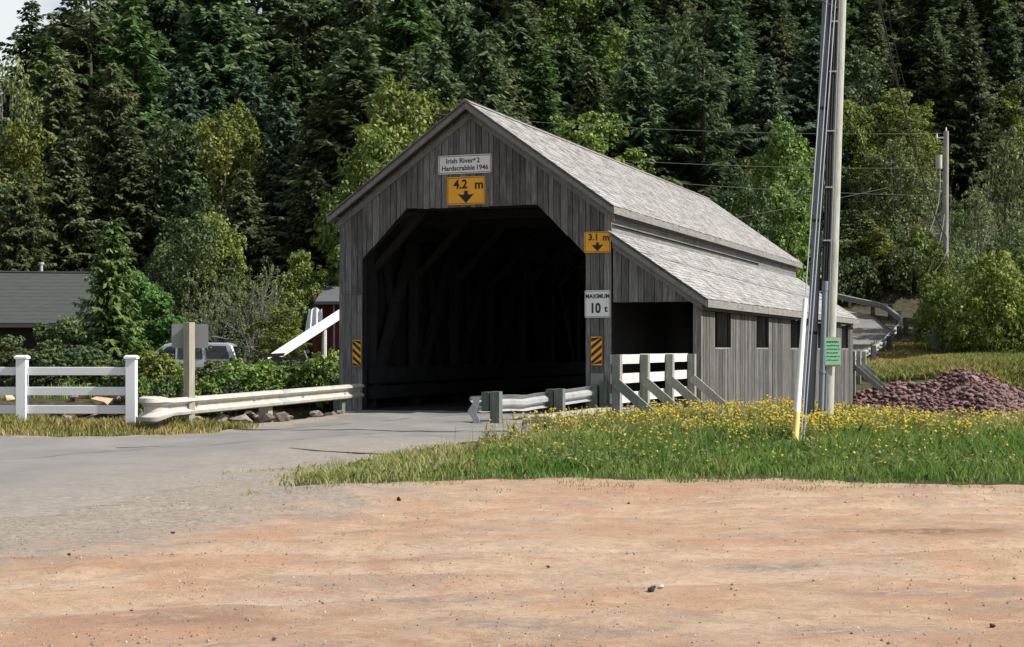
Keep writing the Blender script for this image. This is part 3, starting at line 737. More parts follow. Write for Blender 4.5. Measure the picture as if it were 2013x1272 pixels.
# ------------------------------------------------------------------ signs
def text_mesh(txt, size, mat, bold=0.0, sx=1.0):
    cu = bpy.data.curves.new('lettering', 'FONT'); cu.body = txt; cu.size = size; cu.align_x = 'CENTER'; cu.align_y = 'CENTER'
    cu.extrude = .0015; cu.offset = bold; cu.resolution_u = 3
    ob = bpy.data.objects.new('lettering', cu); col.objects.link(ob)
    dg = bpy.context.evaluated_depsgraph_get(); me = bpy.data.meshes.new_from_object(ob.evaluated_get(dg))
    bpy.data.objects.remove(ob); bpy.data.curves.remove(cu)
    for v in me.vertices: v.co.x *= sx
    me.materials.clear(); me.materials.append(mat); return me
def sign(name, lx, z, w, h, mat, label, y=-.075, th=.006, border=.0, bmat=None, cat='sign', radius=.03, group=None):
    t = empty(name, W(lx, y, z), ANG); tag(t, label, cat, group)
    mb = MB()
    pts = []
    for cx_, cz_, a0 in ((w / 2 - radius, h / 2 - radius, 0), (-w / 2 + radius, h / 2 - radius, 90), (-w / 2 + radius, -h / 2 + radius, 180), (w / 2 - radius, -h / 2 + radius, 270)):
        for k in range(4): a = R(a0 + k * 30); pts.append((cx_ + radius * math.cos(a), cz_ + radius * math.sin(a)))
    mb.prism(pts, 'y', -th, 0); mb.build('panel', mat, t)
    for px_, pz_ in ((0, h / 2 - .02), (0, -h / 2 + .02)):
        b = MB(); b.tube([(px_, -th - .004, pz_), (px_, .03, pz_)], .007, 6); b.build('bolt', M['plate'], t)
    if bmat:
        mb = MB(); i = .018; bw = border
        for a, c, e_, f_ in ((-w / 2 + i, w / 2 - i, h / 2 - i - bw, h / 2 - i), (-w / 2 + i, w / 2 - i, -h / 2 + i, -h / 2 + i + bw), (-w / 2 + i, -w / 2 + i + bw, -h / 2 + i + bw, h / 2 - i - bw), (w / 2 - i - bw, w / 2 - i, -h / 2 + i + bw, h / 2 - i - bw)):
            mb.box(((a + c) / 2, -th - .001, (e_ + f_) / 2), (c - a, .002, f_ - e_))
        mb.build('border', bmat, t)
    return t, th
def letter(t, th, txt, x, z, size, mat, bold=.0, sx=1.0):
    return link('lettering', text_mesh(txt, size, mat, bold, sx), t, (x, -th - .002, z), (R(90), 0, 0))
def arrow(t, th, x, z, s, mat):
    mb = MB(); p = [(-.1, .5), (.1, .5), (.14, .17), (.5, .17), (0, -.5), (-.5, .17), (-.14, .17)]
    p = [(-.16, .5), (.16, .5), (.16, .26), (.28, .18), (.72, .26), (0, -.5), (-.72, .26), (-.28, .18), (-.16, .26)]
    mb.prism([(x + a * s, z + b_ * s) for a, b_ in p], 'y', -th - .0035, -th - .0005); mb.build('arrow', mat, t)
t, th = sign('name_sign', -.135, 5.393, 1.262, .412, M['white_sign'], 'white rectangular sign reading Irish River #2 Hardscrabble 1946 high on the bridge gable', y=-.055, border=.012, bmat=M['black_ink'])
letter(t, th, 'Irish River', -.12, .075, .15, M['black_ink'], .003, 1.05); letter(t, th, '#', .235, .10, .085, M['black_ink'], .002); letter(t, th, '2', .325, .075, .15, M['black_ink'], .003)
letter(t, th, 'Hardscrabble', -.155, -.085, .15, M['black_ink'], .003, .98); letter(t, th, '1946', .415, -.085, .15, M['black_ink'], .003, .98)
t, th = sign('clearance_sign', -.103, 4.81, .908, .616, M['yellow_sign'], 'larger yellow clearance sign reading 4.2 m centred over the bridge opening', y=-.055, border=.012, bmat=M['black_ink'])
letter(t, th, '4.2', -.13, .135, .27, M['black_ink'], .008); letter(t, th, 'm', .31, .12, .27, M['black_ink'], .008); arrow(t, th, 0, -.14, .27, M['black_ink'])
t, th = sign('clearance_sign', 2.927, 3.60, .59, .449, M['yellow_sign'], 'smaller yellow clearance sign reading 3.1 m on the right corner of the bridge front', y=-.06, border=.009, bmat=M['black_ink'])
letter(t, th, '3.1', -.09, .10, .19, M['black_ink'], .006); letter(t, th, 'm', .19, .09, .19, M['black_ink'], .006); arrow(t, th, 0, -.10, .19, M['black_ink'])
t, th = sign('weight_limit_sign', 2.928, 2.283, .567, .582, M['white_sign'], 'white sign reading MAXIMUM 10 t on the right pillar of the bridge', y=-.06, border=.008, bmat=M['black_ink'])
letter(t, th, 'MAXIMUM', 0, .16, .13, M['black_ink'], .004, .9); letter(t, th, '10', -.05, -.1, .29, M['black_ink'], .010, .85); letter(t, th, 't', .19, -.11, .2, M['black_ink'], .006)
def hazard(lx, z, w, h, s, label, y):
    t, th = sign('hazard_marker', lx, z, w, h, M['yellow_sign'], label, y=y, radius=.012, group='hazard markers on the bridge pillars')
    k = 0; step = .165
    for k in range(-3, 7):
        z0 = -h / 2 + k * step
        # stripe parallelogram clipped to the panel
        pts = [(-w / 2 + .008, z0), (w / 2 - .008, z0 + s * w * .8), (w / 2 - .008, z0 + s * w * .8 + step * .5), (-w / 2 + .008, z0 + step * .5)]
        cz = [min(max(q[1], -h / 2 + .01), h / 2 - .01) for q in pts]
        if max(cz) - min(cz) < .02: continue
        mb = MB(); mb.prism([(q[0], c) for q, c in zip(pts, cz)], 'y', -th - .003, -th - .0005); mb.build('stripe', M['black_ink'], t)
hazard(-2.762, 1.23, .215, .60, -1, 'black and yellow striped hazard marker on the left pillar of the bridge', -.075)
hazard(2.905, 1.28, .25, .61, 1, 'black and yellow striped hazard marker on the right pillar below the weight sign', -.06)

# ------------------------------------------------------------------ railings beside the walkway
def railing(name, x, ys_, outer, label, ztop=1.22, brace=True, base=0.0):
    t = empty(name, W(x, ys_[-1], 0), ANG); tag(t, label, 'railing', 'timber walkway railings')
    L0 = ys_[0] - ys_[-1]
    for y in ys_:
        yy = y - ys_[-1]
        mb = MB(); mb.box((0, yy, (ztop + base - .3) / 2), (.145, .155, ztop - base + .3)); mb.build('post', M['rail_post'], t)
        if brace:
            mb = MB(); mb.bar((.02, yy - .115, base + .74), (1.08, yy - .115, base - .16), .16, .05, (0, 1, 0)); mb.build('brace', M['rail_post'], t)
    for z0, z1 in ((1.06, 1.225), (.71, .885), (.37, .55)):
        for a, c in zip(ys_[:-1], ys_[1:]):
            mb = MB(); a2, c2 = a - ys_[-1], c - ys_[-1]
            mb.box((-.105, (a2 + c2) / 2, (z0 + z1) / 2 + base + rng.uniform(-.008, .008)), (.045, abs(c2 - a2) - .008, z1 - z0)); mb.build('rail', M['rail_wood'], t)
    return t
railing('walkway_railing', XS - .05, [-5.95, -4.16, -2.37, -.58], 1, 'pale timber railing with diagonal braces before the walkway entrance')
railing('walkway_railing', XS - .05, [22.9, 24.3, 25.7], 1, 'pale timber railing with braces at the far right end of the bridge', ztop=1.25)
slab = MB(); slab.box((4.05, -2.55, .01), (1.95, 5.0, .16)); o = slab.build('walkway_slab', M['concrete'], None, loc=W(0, 0, 0), rot=(0, 0, ANG)); tag(o, kind='structure')

# ------------------------------------------------------------------ guard rails
WP = [(.0, .01), (.025, .085), (.072, .10), (.122, .005), (.190, .005), (.240, .10), (.287, .085), (.312, .01)]
def wbeam(path, tops, side, scale=None):
    """path of (x,y); tops z of upper edge; side +1: wave points to the right of travel"""
    P = np.array(path, float); d = np.gradient(P, axis=0); d /= np.linalg.norm(d, axis=1)[:, None]
    nr = np.stack([d[:, 1], -d[:, 0]], 1) * side
    mb = MB(); n = len(P); k = len(WP); vv = []
    for off in (0, .007):
        for i in range(n):
            sc = 1 if scale is None else scale[i]
            for v_, u in WP:
                uu = u + off
                vv.append((P[i, 0] + nr[i, 0] * uu, P[i, 1] + nr[i, 1] * uu, tops[i] + (v_ - .312) * sc))
    ff = []
    for o in range(2):
        for i in range(n - 1):
            for j in range(k - 1):
                b0 = o * n * k; ff.append((b0 + i * k + j, b0 + i * k + j + 1, b0 + (i + 1) * k + j + 1, b0 + (i + 1) * k + j))
    for i in range(n - 1):
        for j in (0, k - 1):
            ff.append((i * k + j, (i + 1) * k + j, n * k + (i + 1) * k + j, n * k + i * k + j))
    for i in (0, n - 1):
        for j in range(k - 1):
            ff.append((i * k + j, i * k + j + 1, n * k + i * k + j + 1, n * k + i * k + j))
    mb.add(vv, ff); return mb
def smooth_path(p, n):
    p = np.array(p, float); s = np.r_[0, np.cumsum(np.linalg.norm(np.diff(p, axis=0), axis=1))]
    t = np.linspace(0, s[-1], n); return np.stack([np.interp(t, s, p[:, i]) for i in range(p.shape[1])], 1)
# left rail
t = empty('guard_rail', (-6.0, 24.9, -.06)); tag(t, 'long pale steel guard rail with rounded end leading to the left bridge pillar', 'guard rail', 'steel guard rails')
off = np.array([-6.0, 24.9])
A, B_ = np.array([-5.70, 25.3]), np.array([-3.38, 33.9])
path = smooth_path([A, B_], 14); tops = np.linspace(.50, .555, 14)
tl = tops + .06
o = wbeam(path - off, tl, 1).build('beam', M['galv'], t, smooth=True)
# rounded terminal: the beam curls back on itself
dv = (B_ - A) / np.linalg.norm(B_ - A); rt = np.array([dv[1], -dv[0]])
arc = []
for k in range(9):
    a = R(180 * k / 8); r = .13
    c = A - dv * .28 - rt * r
    arc.append(c + rt * r * math.cos(a) - dv * r * 1.1 * math.sin(a))
pth = [A + dv * .02, A - dv * .14] + arc
n = len(pth); sc = np.interp(np.arange(n), [0, 2, 4, n - 1], [1, 1.28, 1.42, 1.42]); tp = np.interp(np.arange(n), [0, 2, n - 1], [.56, .60, .61])
wbeam(np.array(pth) - off, tp, -1, sc).build('end_terminal', M['galv'], t, smooth=True)
for p_, m_ in (((-5.80, 25.3), 'brown_post'), ((-4.62, 29.3), 'sign_post'), ((-3.62, 33.0), 'green_post')):
    q = np.array(p_) - rt * .12 - off
    mb = MB(); mb.box((q[0], q[1], .1), (.2, .2, .72), Matrix.Rotation(-math.atan2(dv[0], dv[1]), 3, 'Z')); mb.build('post', M[m_], t)
wbeam(smooth_path([A + dv * 4.5 + rt * .006, A + dv * 4.85 + rt * .006], 3) - off, np.full(3, .588), 1).build('lap_joint', M['galv_grey'], t, smooth=True)
for k in range(4):
    q = A + dv * (1 + k * 2.3) + rt * .03 - off
    mb = MB(); mb.tube([(q[0], q[1], .42), (q[0] + rt[0] * .03, q[1] + rt[1] * .03, .42)], .018, 6); mb.build('bolt', M['plate'], t)
# right rail
t = empty('guard_rail', (-.3, 28.5, -.06)); tag(t, 'short dented steel guard rail on dark green posts before the right bridge pillar', 'guard rail', 'steel guard rails')
off = np.array([-.3, 28.5])
pts = smooth_path([(-.62, 28.35), (-.5, 28.5), (.25, 29.45), (1.72, 32.05)], 30)
u = np.linspace(0, 1, 30)
tops = np.interp(u, [0, .1, .25, .33, .42, .6, 1], [.44, .45, .45, .425, .455, .48, .55]) + .06
pts = pts + np.array([-1, .6]) * (np.exp(-((u - .33) / .06) ** 2) * .012)[:, None]
pts[:3] += np.array([(-.12, .05), (-.06, .03), (-.02, .01)])
wbeam(pts - off, tops, -1).build('beam', M['galv_grey'], t, smooth=True)
mb = MB(); zz = np.linspace(.47, -.07, 15); 
mb.prism([(-.075 + .05 * math.sin((k / 14) * 9.4), z) for k, z in enumerate(zz)] + [(.075 + .03 * math.sin((k / 14) * 9.4), z) for k, z in reversed(list(enumerate(zz)))], 'y', -.03, -.02)
mb.build('end_terminal', M['galv_grey'], t, loc=(-.39, -.22, .02), rot=(0, 0, R(-20)))
dvr = (pts[-1] - pts[3]); dvr /= np.linalg.norm(dvr); ar = -math.atan2(dvr[0], dvr[1]); rr = np.array([dvr[1], -dvr[0]])
for c_ in ((-.52, 28.45), (.72, 30.5)):
    c = np.array(c_) - off + rr * .02
    mb = MB(); mb.box((c[0] + rr[0] * .1 - .03, c[1] + rr[1] * .1, .40), (.16, .2, .36), Matrix.Rotation(ar, 3, 'Z')); mb.build('block', M['green_post'], t)
    c2 = c + rr * .27
    mb = MB(); mb.box((c2[0] - .02, c2[1], .14), (.18, .2, .90), Matrix.Rotation(ar + .25, 3, 'Z')); mb.build('post', M['green_post'], t)
# far rail along the outer edge of the climbing road
nF = len(FRP); s0 = 1
FP = FRP[:, :2] + FRN * 3.75; FZ = FRP[:, 2]
t = empty('guard_rail', (FP[3][0], FP[3][1], FZ[3])); tag(t, 'far curving steel guard rail along the road climbing the hill beyond the bridge', 'guard rail', 'steel guard rails')
off = np.array(FP[3]); sel = slice(3, 40)
wbeam(FP[sel] - off, FZ[sel] - FZ[3] + .72, -1).build('beam', M['galv_grey'], t, smooth=True)
for i in range(4, 40, 3):
    c = FP[i] - off + FRN[i] * .14
    mb = MB(); mb.box((c[0], c[1], FZ[i] - FZ[3] + .3), (.18, .2, .95)); mb.build('post', M['brown_post'], t)

# ------------------------------------------------------------------ white fence
fx = [-8.16 - 1.84 * 2, -8.16 - 1.84, -8.16, -6.32]
fy = lambda x: 25.35 - .04 * (x + 6.32)
t = empty('ranch_fence', (-6.32, 25.35, -.06)); tag(t, 'white three-rail ranch fence beside the road on the left', 'fence')
for x in fx:
    lx, ly = x + 6.32, fy(x) - 25.35
    mb = MB(); mb.box((lx, ly, .60), (.165, .165, 1.24)); p = mb.build('post', M['white_vinyl'], t, bevel=.006)
    mb = MB(); mb.prism([(-.105, -.105), (.105, -.105), (.105, .105), (-.105, .105)], 'z', 1.215, 1.245)
    mb.add([(-.105, -.105, 1.246), (.105, -.105, 1.246), (.105, .105, 1.246), (-.105, .105, 1.246), (-.07, -.07, 1.275), (.07, -.07, 1.275), (.07, .07, 1.275), (-.07, .07, 1.275)],
           [(0, 1, 5, 4), (1, 2, 6, 5), (2, 3, 7, 6), (3, 0, 4, 7), (4, 5, 6, 7)])
    c = mb.build('cap', M['white_vinyl'], p); c.location = (lx, ly, 0)
mb = MB(); mb.box((0, 0, .06), (.172, .172, .2)); mb.build('dirt_band', M['brown_post'], t)  # dirt stain at the post foot, added as a thin brown box
for a, c in zip(fx[:-1], fx[1:]):
    for z0, z1 in ((.94, 1.075), (.605, .745), (.30, .44)):
        mb = MB(); mb.bar((a + 6.32 + .08, fy(a) - 25.35, (z0 + z1) / 2), (c + 6.32 - .08, fy(c) - 25.35, (z0 + z1) / 2), .05, z1 - z0); mb.build('rail', M['white_vinyl'], t, bevel=.005)

# ------------------------------------------------------------------ sign seen from behind
t = empty('road_sign', (-5.5, 26.0, -.06)); tag(t, 'grey back of a road sign on a square timber post beside the left guard rail', 'sign')
mb = MB(); mb.box((0, 0, .9), (.14, .14, 1.86), Matrix.Rotation(R(-32), 3, 'Z')); mb.build('post', M['sign_post'], t, bevel=.004)
mb = MB(); w_, h_ = .31, .205; rr_ = .03; pp = []
for cx_, cz_, a0 in ((w_ - rr_, h_ - rr_, 0), (-w_ + rr_, h_ - rr_, 90), (-w_ + rr_, -h_ + rr_, 180), (w_ - rr_, -h_ + rr_, 270)):
    for k in range(4): a = R(a0 + k * 30); pp.append((cx_ + rr_ * math.cos(a), 1.60 + cz_ + rr_ * math.sin(a)))
mb.prism(pp, 'y', .100, .106); mb.build('panel', M['sign_back'], t, rot=(0, 0, R(4)))

# ------------------------------------------------------------------ utility poles by the grass
def leanpole(x, y, z0, H, dx, dy, r0, r1, n=20, seg=14):
    pts = []; rad = []
    for i in range(seg + 1):
        k = i / seg; pts.append((x + dx * k * H, y + dy * k * H, z0 + k * H)); rad.append(r0 + (r1 - r0) * k)
    return pts, rad
pa = empty('utility_pole', (5.03, 24.5, -.05)); tag(pa, 'thick pale green-grey wooden utility pole standing in the grass with a green notice', 'utility pole')
pts, rad = leanpole(0, 0, -.1, 10.6, .0335, 0, .116, .092); mb = MB(); mb.tube(pts, rad, 24); mb.build('shaft', M['pole_a'], pa, smooth=True)
def on_a(z): return .0335 * (z + .1)
mb = MB(); mb.tube([(-.105, -.10, -.1), (-.105 + .0335 * 2.4, -.10, 2.42)], .045, 12); mb.build('conduit', M['conduit'], pa, smooth=True)
mb = MB(); mb.tube([(-.105 + .0335 * .98, -.10, .98), (-.105 + .0335 * 1.0, -.10, 1.01)], .056, 12); mb.build('conduit_clamp', M['conduit'], pa)
mb = MB(); mb.tube([(-.105 + .0335 * 2.3, -.10, 2.3), (-.105 + .0335 * 2.43, -.10, 2.45)], .052, 12); mb.build('conduit_clamp', M['conduit'], pa)
for dx_, r_ in ((-.145, .022), (-.10, .020), (-.07, .012)):
    mb = MB(); mb.tube([(dx_ + on_a(z) + .006 * math.sin(z * 2.3), -.10 + .005 * math.sin(z), z) for z in np.linspace(2.4, 10.2, 16)], r_, 8); mb.build('riser_cable', M['cable'], pa, smooth=True)
for z in (3.1, 3.95, 4.85, 5.8, 6.6):
    mb = MB(); mb.box((on_a(z) - .115, -.115, z), (.10, .03, .022)); mb.box((on_a(z) - .06, -.12, z), (.03, .025, .03)); mb.build('standoff_bracket', M['wire'], pa)
mb = MB(); mb.tube([(on_a(z) - .035, -.118, z) for z in np.linspace(.2, 10.0, 12)], .008, 6); mb.build('ground_wire', M['wire'], pa)
nb = MB(); nb.box((on_a(1.32) + .045, -.128, 1.32), (.27, .012, .47)); nbo = nb.build('notice_backing', M['notice_back'], pa)
nt_ = empty('notice', (5.03 + on_a(1.32) + .045, 24.5 - .137, -.05 + 1.325)); tag(nt_, 'light green paper notice with dark lettering fixed to the utility pole', 'notice')
mb = MB(); mb.box((0, 0, 0), (.245, .004, .42)); mb.build('paper', M['green_notice'], nt_)
for i in range(6):      # the writing is too blurred to read in the photograph: irregular dark marks in its place
    mb = MB(); x = -.10; z = .155 - i * .058
    while x < .085:
        w = rnd.uniform(.012, .04)
        mb.box((x + w / 2, -.0030, z + rnd.uniform(-.003, .003)), (min(w, .1 - x), .0016, .013 if i else .02)); x += w + .008
    mb.build('lettering', M['black_ink'], nt_)
pb = empty('utility_pole', (4.755, 24.52, -.05)); tag(pb, 'thinner dark blue-grey utility pole close beside the thick pale one', 'utility pole')
pts, rad = leanpole(0, 0, -.1, 9.4, .0435, 0, .082, .072); mb = MB(); mb.tube(pts, rad, 20); mb.build('shaft', M['pole_b'], pb, smooth=True)
for z in (1.6, 3.4, 5.2): mb = MB(); mb.tube([(.0435 * (z + .1), 0, z), (.0435 * (z + .16), 0, z + .05)], .083, 16); mb.build('strap', M['cable'], pb)
# guys
GX, GY = 3.80, 20.55
ga = empty('guy_anchor', (GX, GY, -.07)); tag(ga, 'white guy wire guard with yellow rusty foot leaning up from the grass', 'guy guard')
tip = Vector((5.03 + .0335 * 9.8 - GX - .12, 24.4 - GY, 9.8))
dr = tip.normalized()
mb = MB(); mb.tube([dr * .55, dr * 1.2, dr * 2.26], [.044, .040, .032], 12); mb.build('guard', M['guard_white'], ga, smooth=True)
mb = MB(); mb.tube([dr * -.05, dr * .2, dr * .56], [.05, .048, .045], 12); mb.build('guard_foot', M['guard_yellow'], ga, smooth=True)
for k, (ox, a0) in enumerate(((0, 2.2), (.09, -.1), (.14, -.1))):
    mb = MB(); b0 = Vector((ox, .05 * k, 0)) + dr * a0; mb.tube([b0, tip + Vector((ox * .6, 0, -k * .4))], .0075, 6); mb.build('guy_wire', M['wire'], ga)
def wire(p, q, sag, r, mat, name, label, n=24, cat='cable', group=None):
    p = Vector(p); q = Vector(q); mb = MB()
    mb.tube([tuple(p.lerp(q, i / n) - p + Vector((0, 0, -4 * sag * (i / n) * (1 - i / n)))) for i in range(n + 1)], r, 6)
    o = mb.build(name, mat); o.location = p; return tag(o, label, cat, group)
def at(px_, py_, D): return ((px_ - 1006.5) / 3000 * D, D, 1.3 + (688 - py_) / 3000 * D)
wire((5.22, 24.42, 6.76), (-2.2, 13, 7.9), .35, .014, M['cable'], 'service_cable', 'black cable running from the top of the utility poles up to the left')
wire((5.42, 24.6, 9.2), at(1862, 470, 66), 1.0, .022, M['cable'], 'service_cable', 'thick black cable sloping steeply from the near pole towards the far pole', n=40)
wire((5.42, 24.6, 9.8), at(1858, 380, 66), 1.3, .008, M['cable'], 'overhead_wire', 'thin dark wire sloping over the trees right of the near pole, upper one', n=40)
wire((5.42, 24.7, 9.5), at(1858, 420, 66), 1.5, .008, M['cable'], 'overhead_wire', 'thin dark wire sloping over the trees right of the near pole, lower one', n=40)

# far pole on the hillside
FX_, FY_, _ = at(1859, 400, 66)
fb = tz(FX_, FY_)
fp = empty('utility_pole', (FX_, FY_, fb)); tag(fp, 'distant weathered utility pole with grey transformer among the bushes', 'utility pole')
topz = 1.3 + 430 / 3000 * 66 - fb
mb = MB(); mb.tube([(0, 0, -.3), (-.02, 0, topz * .5), (.02, 0, topz)], [.16, .14, .115], 12); mb.build('shaft', M['far_pole'], fp, smooth=True)
z_ = 1.3 + (688 - 320) / 3000 * 66 - fb
mb = MB(); mb.tube([(-.31, -.05, z_ - .27), (-.31, -.05, z_ + .27)], .145, 14); mb.tube([(-.31, -.05, z_ + .27), (-.31, -.05, z_ + .32)], .15, 14); mb.build('transformer', M['galv'], fp, smooth=True)
for dz_ in (.45, .95):
    mb = MB(); mb.box((-.12, -.05, z_ - dz_ * .45), (.3, .06, .05)); mb.build('bracket', M['plate'], fp)
mb = MB(); mb.box((-.2, 0, topz - .28), (.42, .05, .05)); mb.tube([(-.38, 0, topz - .28), (-.38, 0, topz - .08)], .035, 8); mb.build('insulator_arm', M['white_panel'], fp)
mb = MB(); mb.tube([(.02, 0, topz), (.02, 0, topz + .16)], .03, 8); mb.build('insulator', M['white_panel'], fp)
for p0, p1, sag in (((-.28, -.1, z_ - .3), (-.75, -.2, z_ - 3.0), .25), ((-.1, -.18, z_ - 2.2), (-.9, -.3, z_ - 4.9), .2), ((-.05, -.18, z_ - 3), (-.8, -.25, z_ - 5.0), .5)):
    mb = MB(); a_, b_ = Vector(p0), Vector(p1)
    mb.tube([tuple(a_.lerp(b_, k / 12) + Vector((.35 * math.sin(math.pi * k / 12) * sag * 2, 0, 0))) for k in range(13)], .022, 6); mb.build('drop_cable', M['wire'], fp)
for k, (y0, y1) in enumerate(((215, 262), (278, 330), (300, 385))):
    wire(at(770, y0, 63), (FX_ - .1, FY_, 1.3 + (688 - y1) / 3000 * 66), .35, .008, M['far_wire'], 'overhead_wire',
         ['topmost overhead wire crossing behind the bridge roof', 'middle overhead wire crossing behind the bridge roof', 'lowest overhead wire crossing behind the bridge roof'][k], n=30, group='overhead wires behind the bridge')
wire(at(1380, 440, 63), at(1745, 369, 64), .05, .012, M['far_wire'], 'overhead_wire', 'pale slack wire rising behind the bridge roof to the right of the poles')

# ------------------------------------------------------------------ vegetation generators
def spruce_mesh(seed, H=14.0, Rm=2.7, base=.10, droop=.30, wstep=.30, mat='spruce', loose=1.0, pw=.85, tw=1.0):
    g = np.random.default_rng(seed); P = []; T = []
    z = base * H
    while z < H - .15:
        f = (z - base * H) / (H - base * H)
        r = Rm * (1 - f) ** pw * g.uniform(.7, 1.2) + .09
        nb = int(g.integers(5, 9)) if f < .9 else 4
        a0 = g.uniform(0, 6.28)
        for k in range(nb):
            if g.random() > loose: continue
            az = a0 + k * 6.283 / nb + g.uniform(-.3, .3); L = r * g.uniform(.6, 1.2); zz = z + g.uniform(-.3, .3) * (1 - .7 * f)
            m = max(4, int(L / .09)); s = np.linspace(.12, 1.0, m)
            dr_ = np.array([math.cos(az), math.sin(az), 0]); dd = droop * (1 - .9 * f) + g.uniform(-.1, .1)
            pz = zz - dd * L * s + .42 * dd * L * s ** 2 + (.25 * f) * L * s
            c = dr_[None] * (L * s)[:, None]; c[:, 2] = pz
            btint = g.uniform(-.18, .18)
            for sd in (-1, 1):
                l = (.24 + .46 * (1 - s) * min(L, 2.0) * .55) * g.uniform(.7, 1.35, m) * tw
                a2 = az + sd * g.uniform(.55, 1.15, m)
                dv_ = np.stack([np.cos(a2), np.sin(a2), -g.uniform(.0, .95, m)], 1)
                wv = np.stack([-np.sin(a2), np.cos(a2), g.uniform(-1.1, 1.1, m)], 1); wv /= np.linalg.norm(wv, axis=1)[:, None]
                w = (g.uniform(.055, .105, m) * tw)[:, None]
                b0 = c; tip_ = c + dv_ * l[:, None]; mid = c + dv_ * (l * .55)[:, None]
                P.append(np.stack([b0, mid + wv * w, tip_, mid - wv * w], 1))
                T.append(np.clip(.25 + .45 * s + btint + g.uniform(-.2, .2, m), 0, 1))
        z += wstep * g.uniform(.75, 1.25) * (1 - .35 * f)
    m = 26; zt = np.linspace(H - .7, H, m); a2 = g.uniform(0, 6.28, m); l = np.linspace(.28, .06, m)
    c = np.zeros((m, 3)); c[:, 2] = zt; dv_ = np.stack([np.cos(a2), np.sin(a2), np.full(m, .5)], 1); wv = np.stack([-np.sin(a2), np.cos(a2), np.zeros(m)], 1)
    P.append(np.stack([c, c + dv_ * l[:, None] * .5 + wv * .03, c + dv_ * l[:, None], c + dv_ * l[:, None] * .5 - wv * .03], 1)); T.append(np.full(m, .8))
    P = np.concatenate(P); T = np.concatenate(T)
    vv = P.reshape(-1, 3); ff = np.arange(len(vv)).reshape(-1, 4)
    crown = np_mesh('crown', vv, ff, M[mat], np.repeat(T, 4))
    mb = MB(); mb.tube([(0, 0, -.6), (0, 0, H * .5), (0, 0, H - .1)], [H * .0135, H * .008, .015], 7)
    return crown, mb.mesh('trunk', M['bark'], True), H, Rm

def leaf_cloud(g, centers, radii, n, size, up=.25, tscale=1.0, shell=.65):
    """leaf-sized rhombi spread through the lobes, denser to the outside"""
    w = radii ** 2; k = g.choice(len(centers), n, p=w / w.sum())
    d = g.normal(size=(n, 3)); d[:, 2] += up; d /= np.linalg.norm(d, axis=1)[:, None]
    rr_ = radii[k] * (shell + (1 - shell) * g.random(n) ** .6) * g.uniform(.75, 1.18, n)
    p = centers[k] + d * rr_[:, None] * np.array([1, 1, .85])
    nrm = d + g.normal(size=(n, 3)) * .75; nrm[:, 2] += .35; nrm /= np.linalg.norm(nrm, axis=1)[:, None]
    t = np.cross(nrm, g.normal(size=(n, 3))); t /= np.linalg.norm(t, axis=1)[:, None]; b = np.cross(nrm, t)
    s = (size * g.uniform(.55, 1.35, n))[:, None]
    q = np.stack([p - t * s, p - b * s * .55 + nrm * s * .12, p + t * s, p + b * s * .55 + nrm * s * .12], 1)
    lob = g.uniform(-.2, .2, len(centers))[k]
    T = np.clip(.5 + lob + g.normal(size=n) * .2, 0, 1)
    return q, T
def tree_mesh(seed, H, Rm, mat, bark='bark', nl=16, leaf=.13, n=9000, base=.25, spread=1.0, stems=1, flat=1.0, droopy=False):
    g = np.random.default_rng(seed); C_ = []; Rd = []
    for i in range(nl):
        f = (i + .5) / nl; z = H * (base + (1 - base) * f * .93)
        prof = math.sin(math.pi * min(1, (.18 + .82 * f) ** .8)) ** .7 if f < 1 else .1
        az = i * 2.4 + g.uniform(-.5, .5); rr_ = Rm * spread * prof * g.uniform(.35, .8)
        C_.append((rr_ * math.cos(az), rr_ * math.sin(az), z)); Rd.append(Rm * g.uniform(.28, .46) * (.55 + .6 * prof))
    C_ = np.array(C_); Rd = np.array(Rd); C_[:, 2] = np.minimum(C_[:, 2], H - Rd * .8); C_[:, 2] = np.maximum(C_[:, 2], Rd * .6)
    # sprigs: small clumps on the surface of the lobes break the outline
    m = nl * 7; k = g.integers(0, nl, m); d = g.normal(size=(m, 3)); d[:, 2] += .5; d /= np.linalg.norm(d, axis=1)[:, None]
    C2 = C_[k] + d * Rd[k][:, None] * g.uniform(.8, 1.25, m)[:, None]; R2 = Rd[k] * g.uniform(.14, .34, m)
    CC = np.concatenate([C_, C2]); RR = np.concatenate([Rd * .92, R2])
    q1, T1 = leaf_cloud(g, C_, Rd * .95, int(n * .5), leaf); q2, T2 = leaf_cloud(g, C2, R2, int(n * .5), leaf, shell=.2)
    q = np.concatenate([q1, q2]); T = np.concatenate([T1, np.clip(T2 + .12, 0, 1)])
    q[:, :, 2] = np.maximum(q[:, :, 2], .02)
    crown = np_mesh('crown', q.reshape(-1, 3), np.arange(len(q) * 4).reshape(-1, 4), M[mat], np.repeat(T, 4))
    mb = MB()
    for s_ in range(stems):
        ox = g.uniform(-.25, .25) * (stems > 1) * Rm; oy = g.uniform(-.25, .25) * (stems > 1) * Rm
        topx, topy = (C_[-1][0] * .5, C_[-1][1] * .5) if stems == 1 else (ox * 2.2, oy * 2.2)
        mb.tube([(ox, oy, -.5), (ox * 1.2, oy * 1.2, H * .3), (topx, topy, H * .85)], [H * .014 + .02, H * .010 + .012, .012], 7)
    for i in range(0, nl):
        c = C_[i]; zb = max(.1, c[2] - Rm * .7)
        mb.tube([(0, 0, zb * .75), (c[0] * .5, c[1] * .5, (zb + c[2]) * .48), tuple(c)], [H * .006 + .012, H * .004 + .01, .008], 5)
    return crown, mb.mesh('trunk', M[bark], True), H, Rm

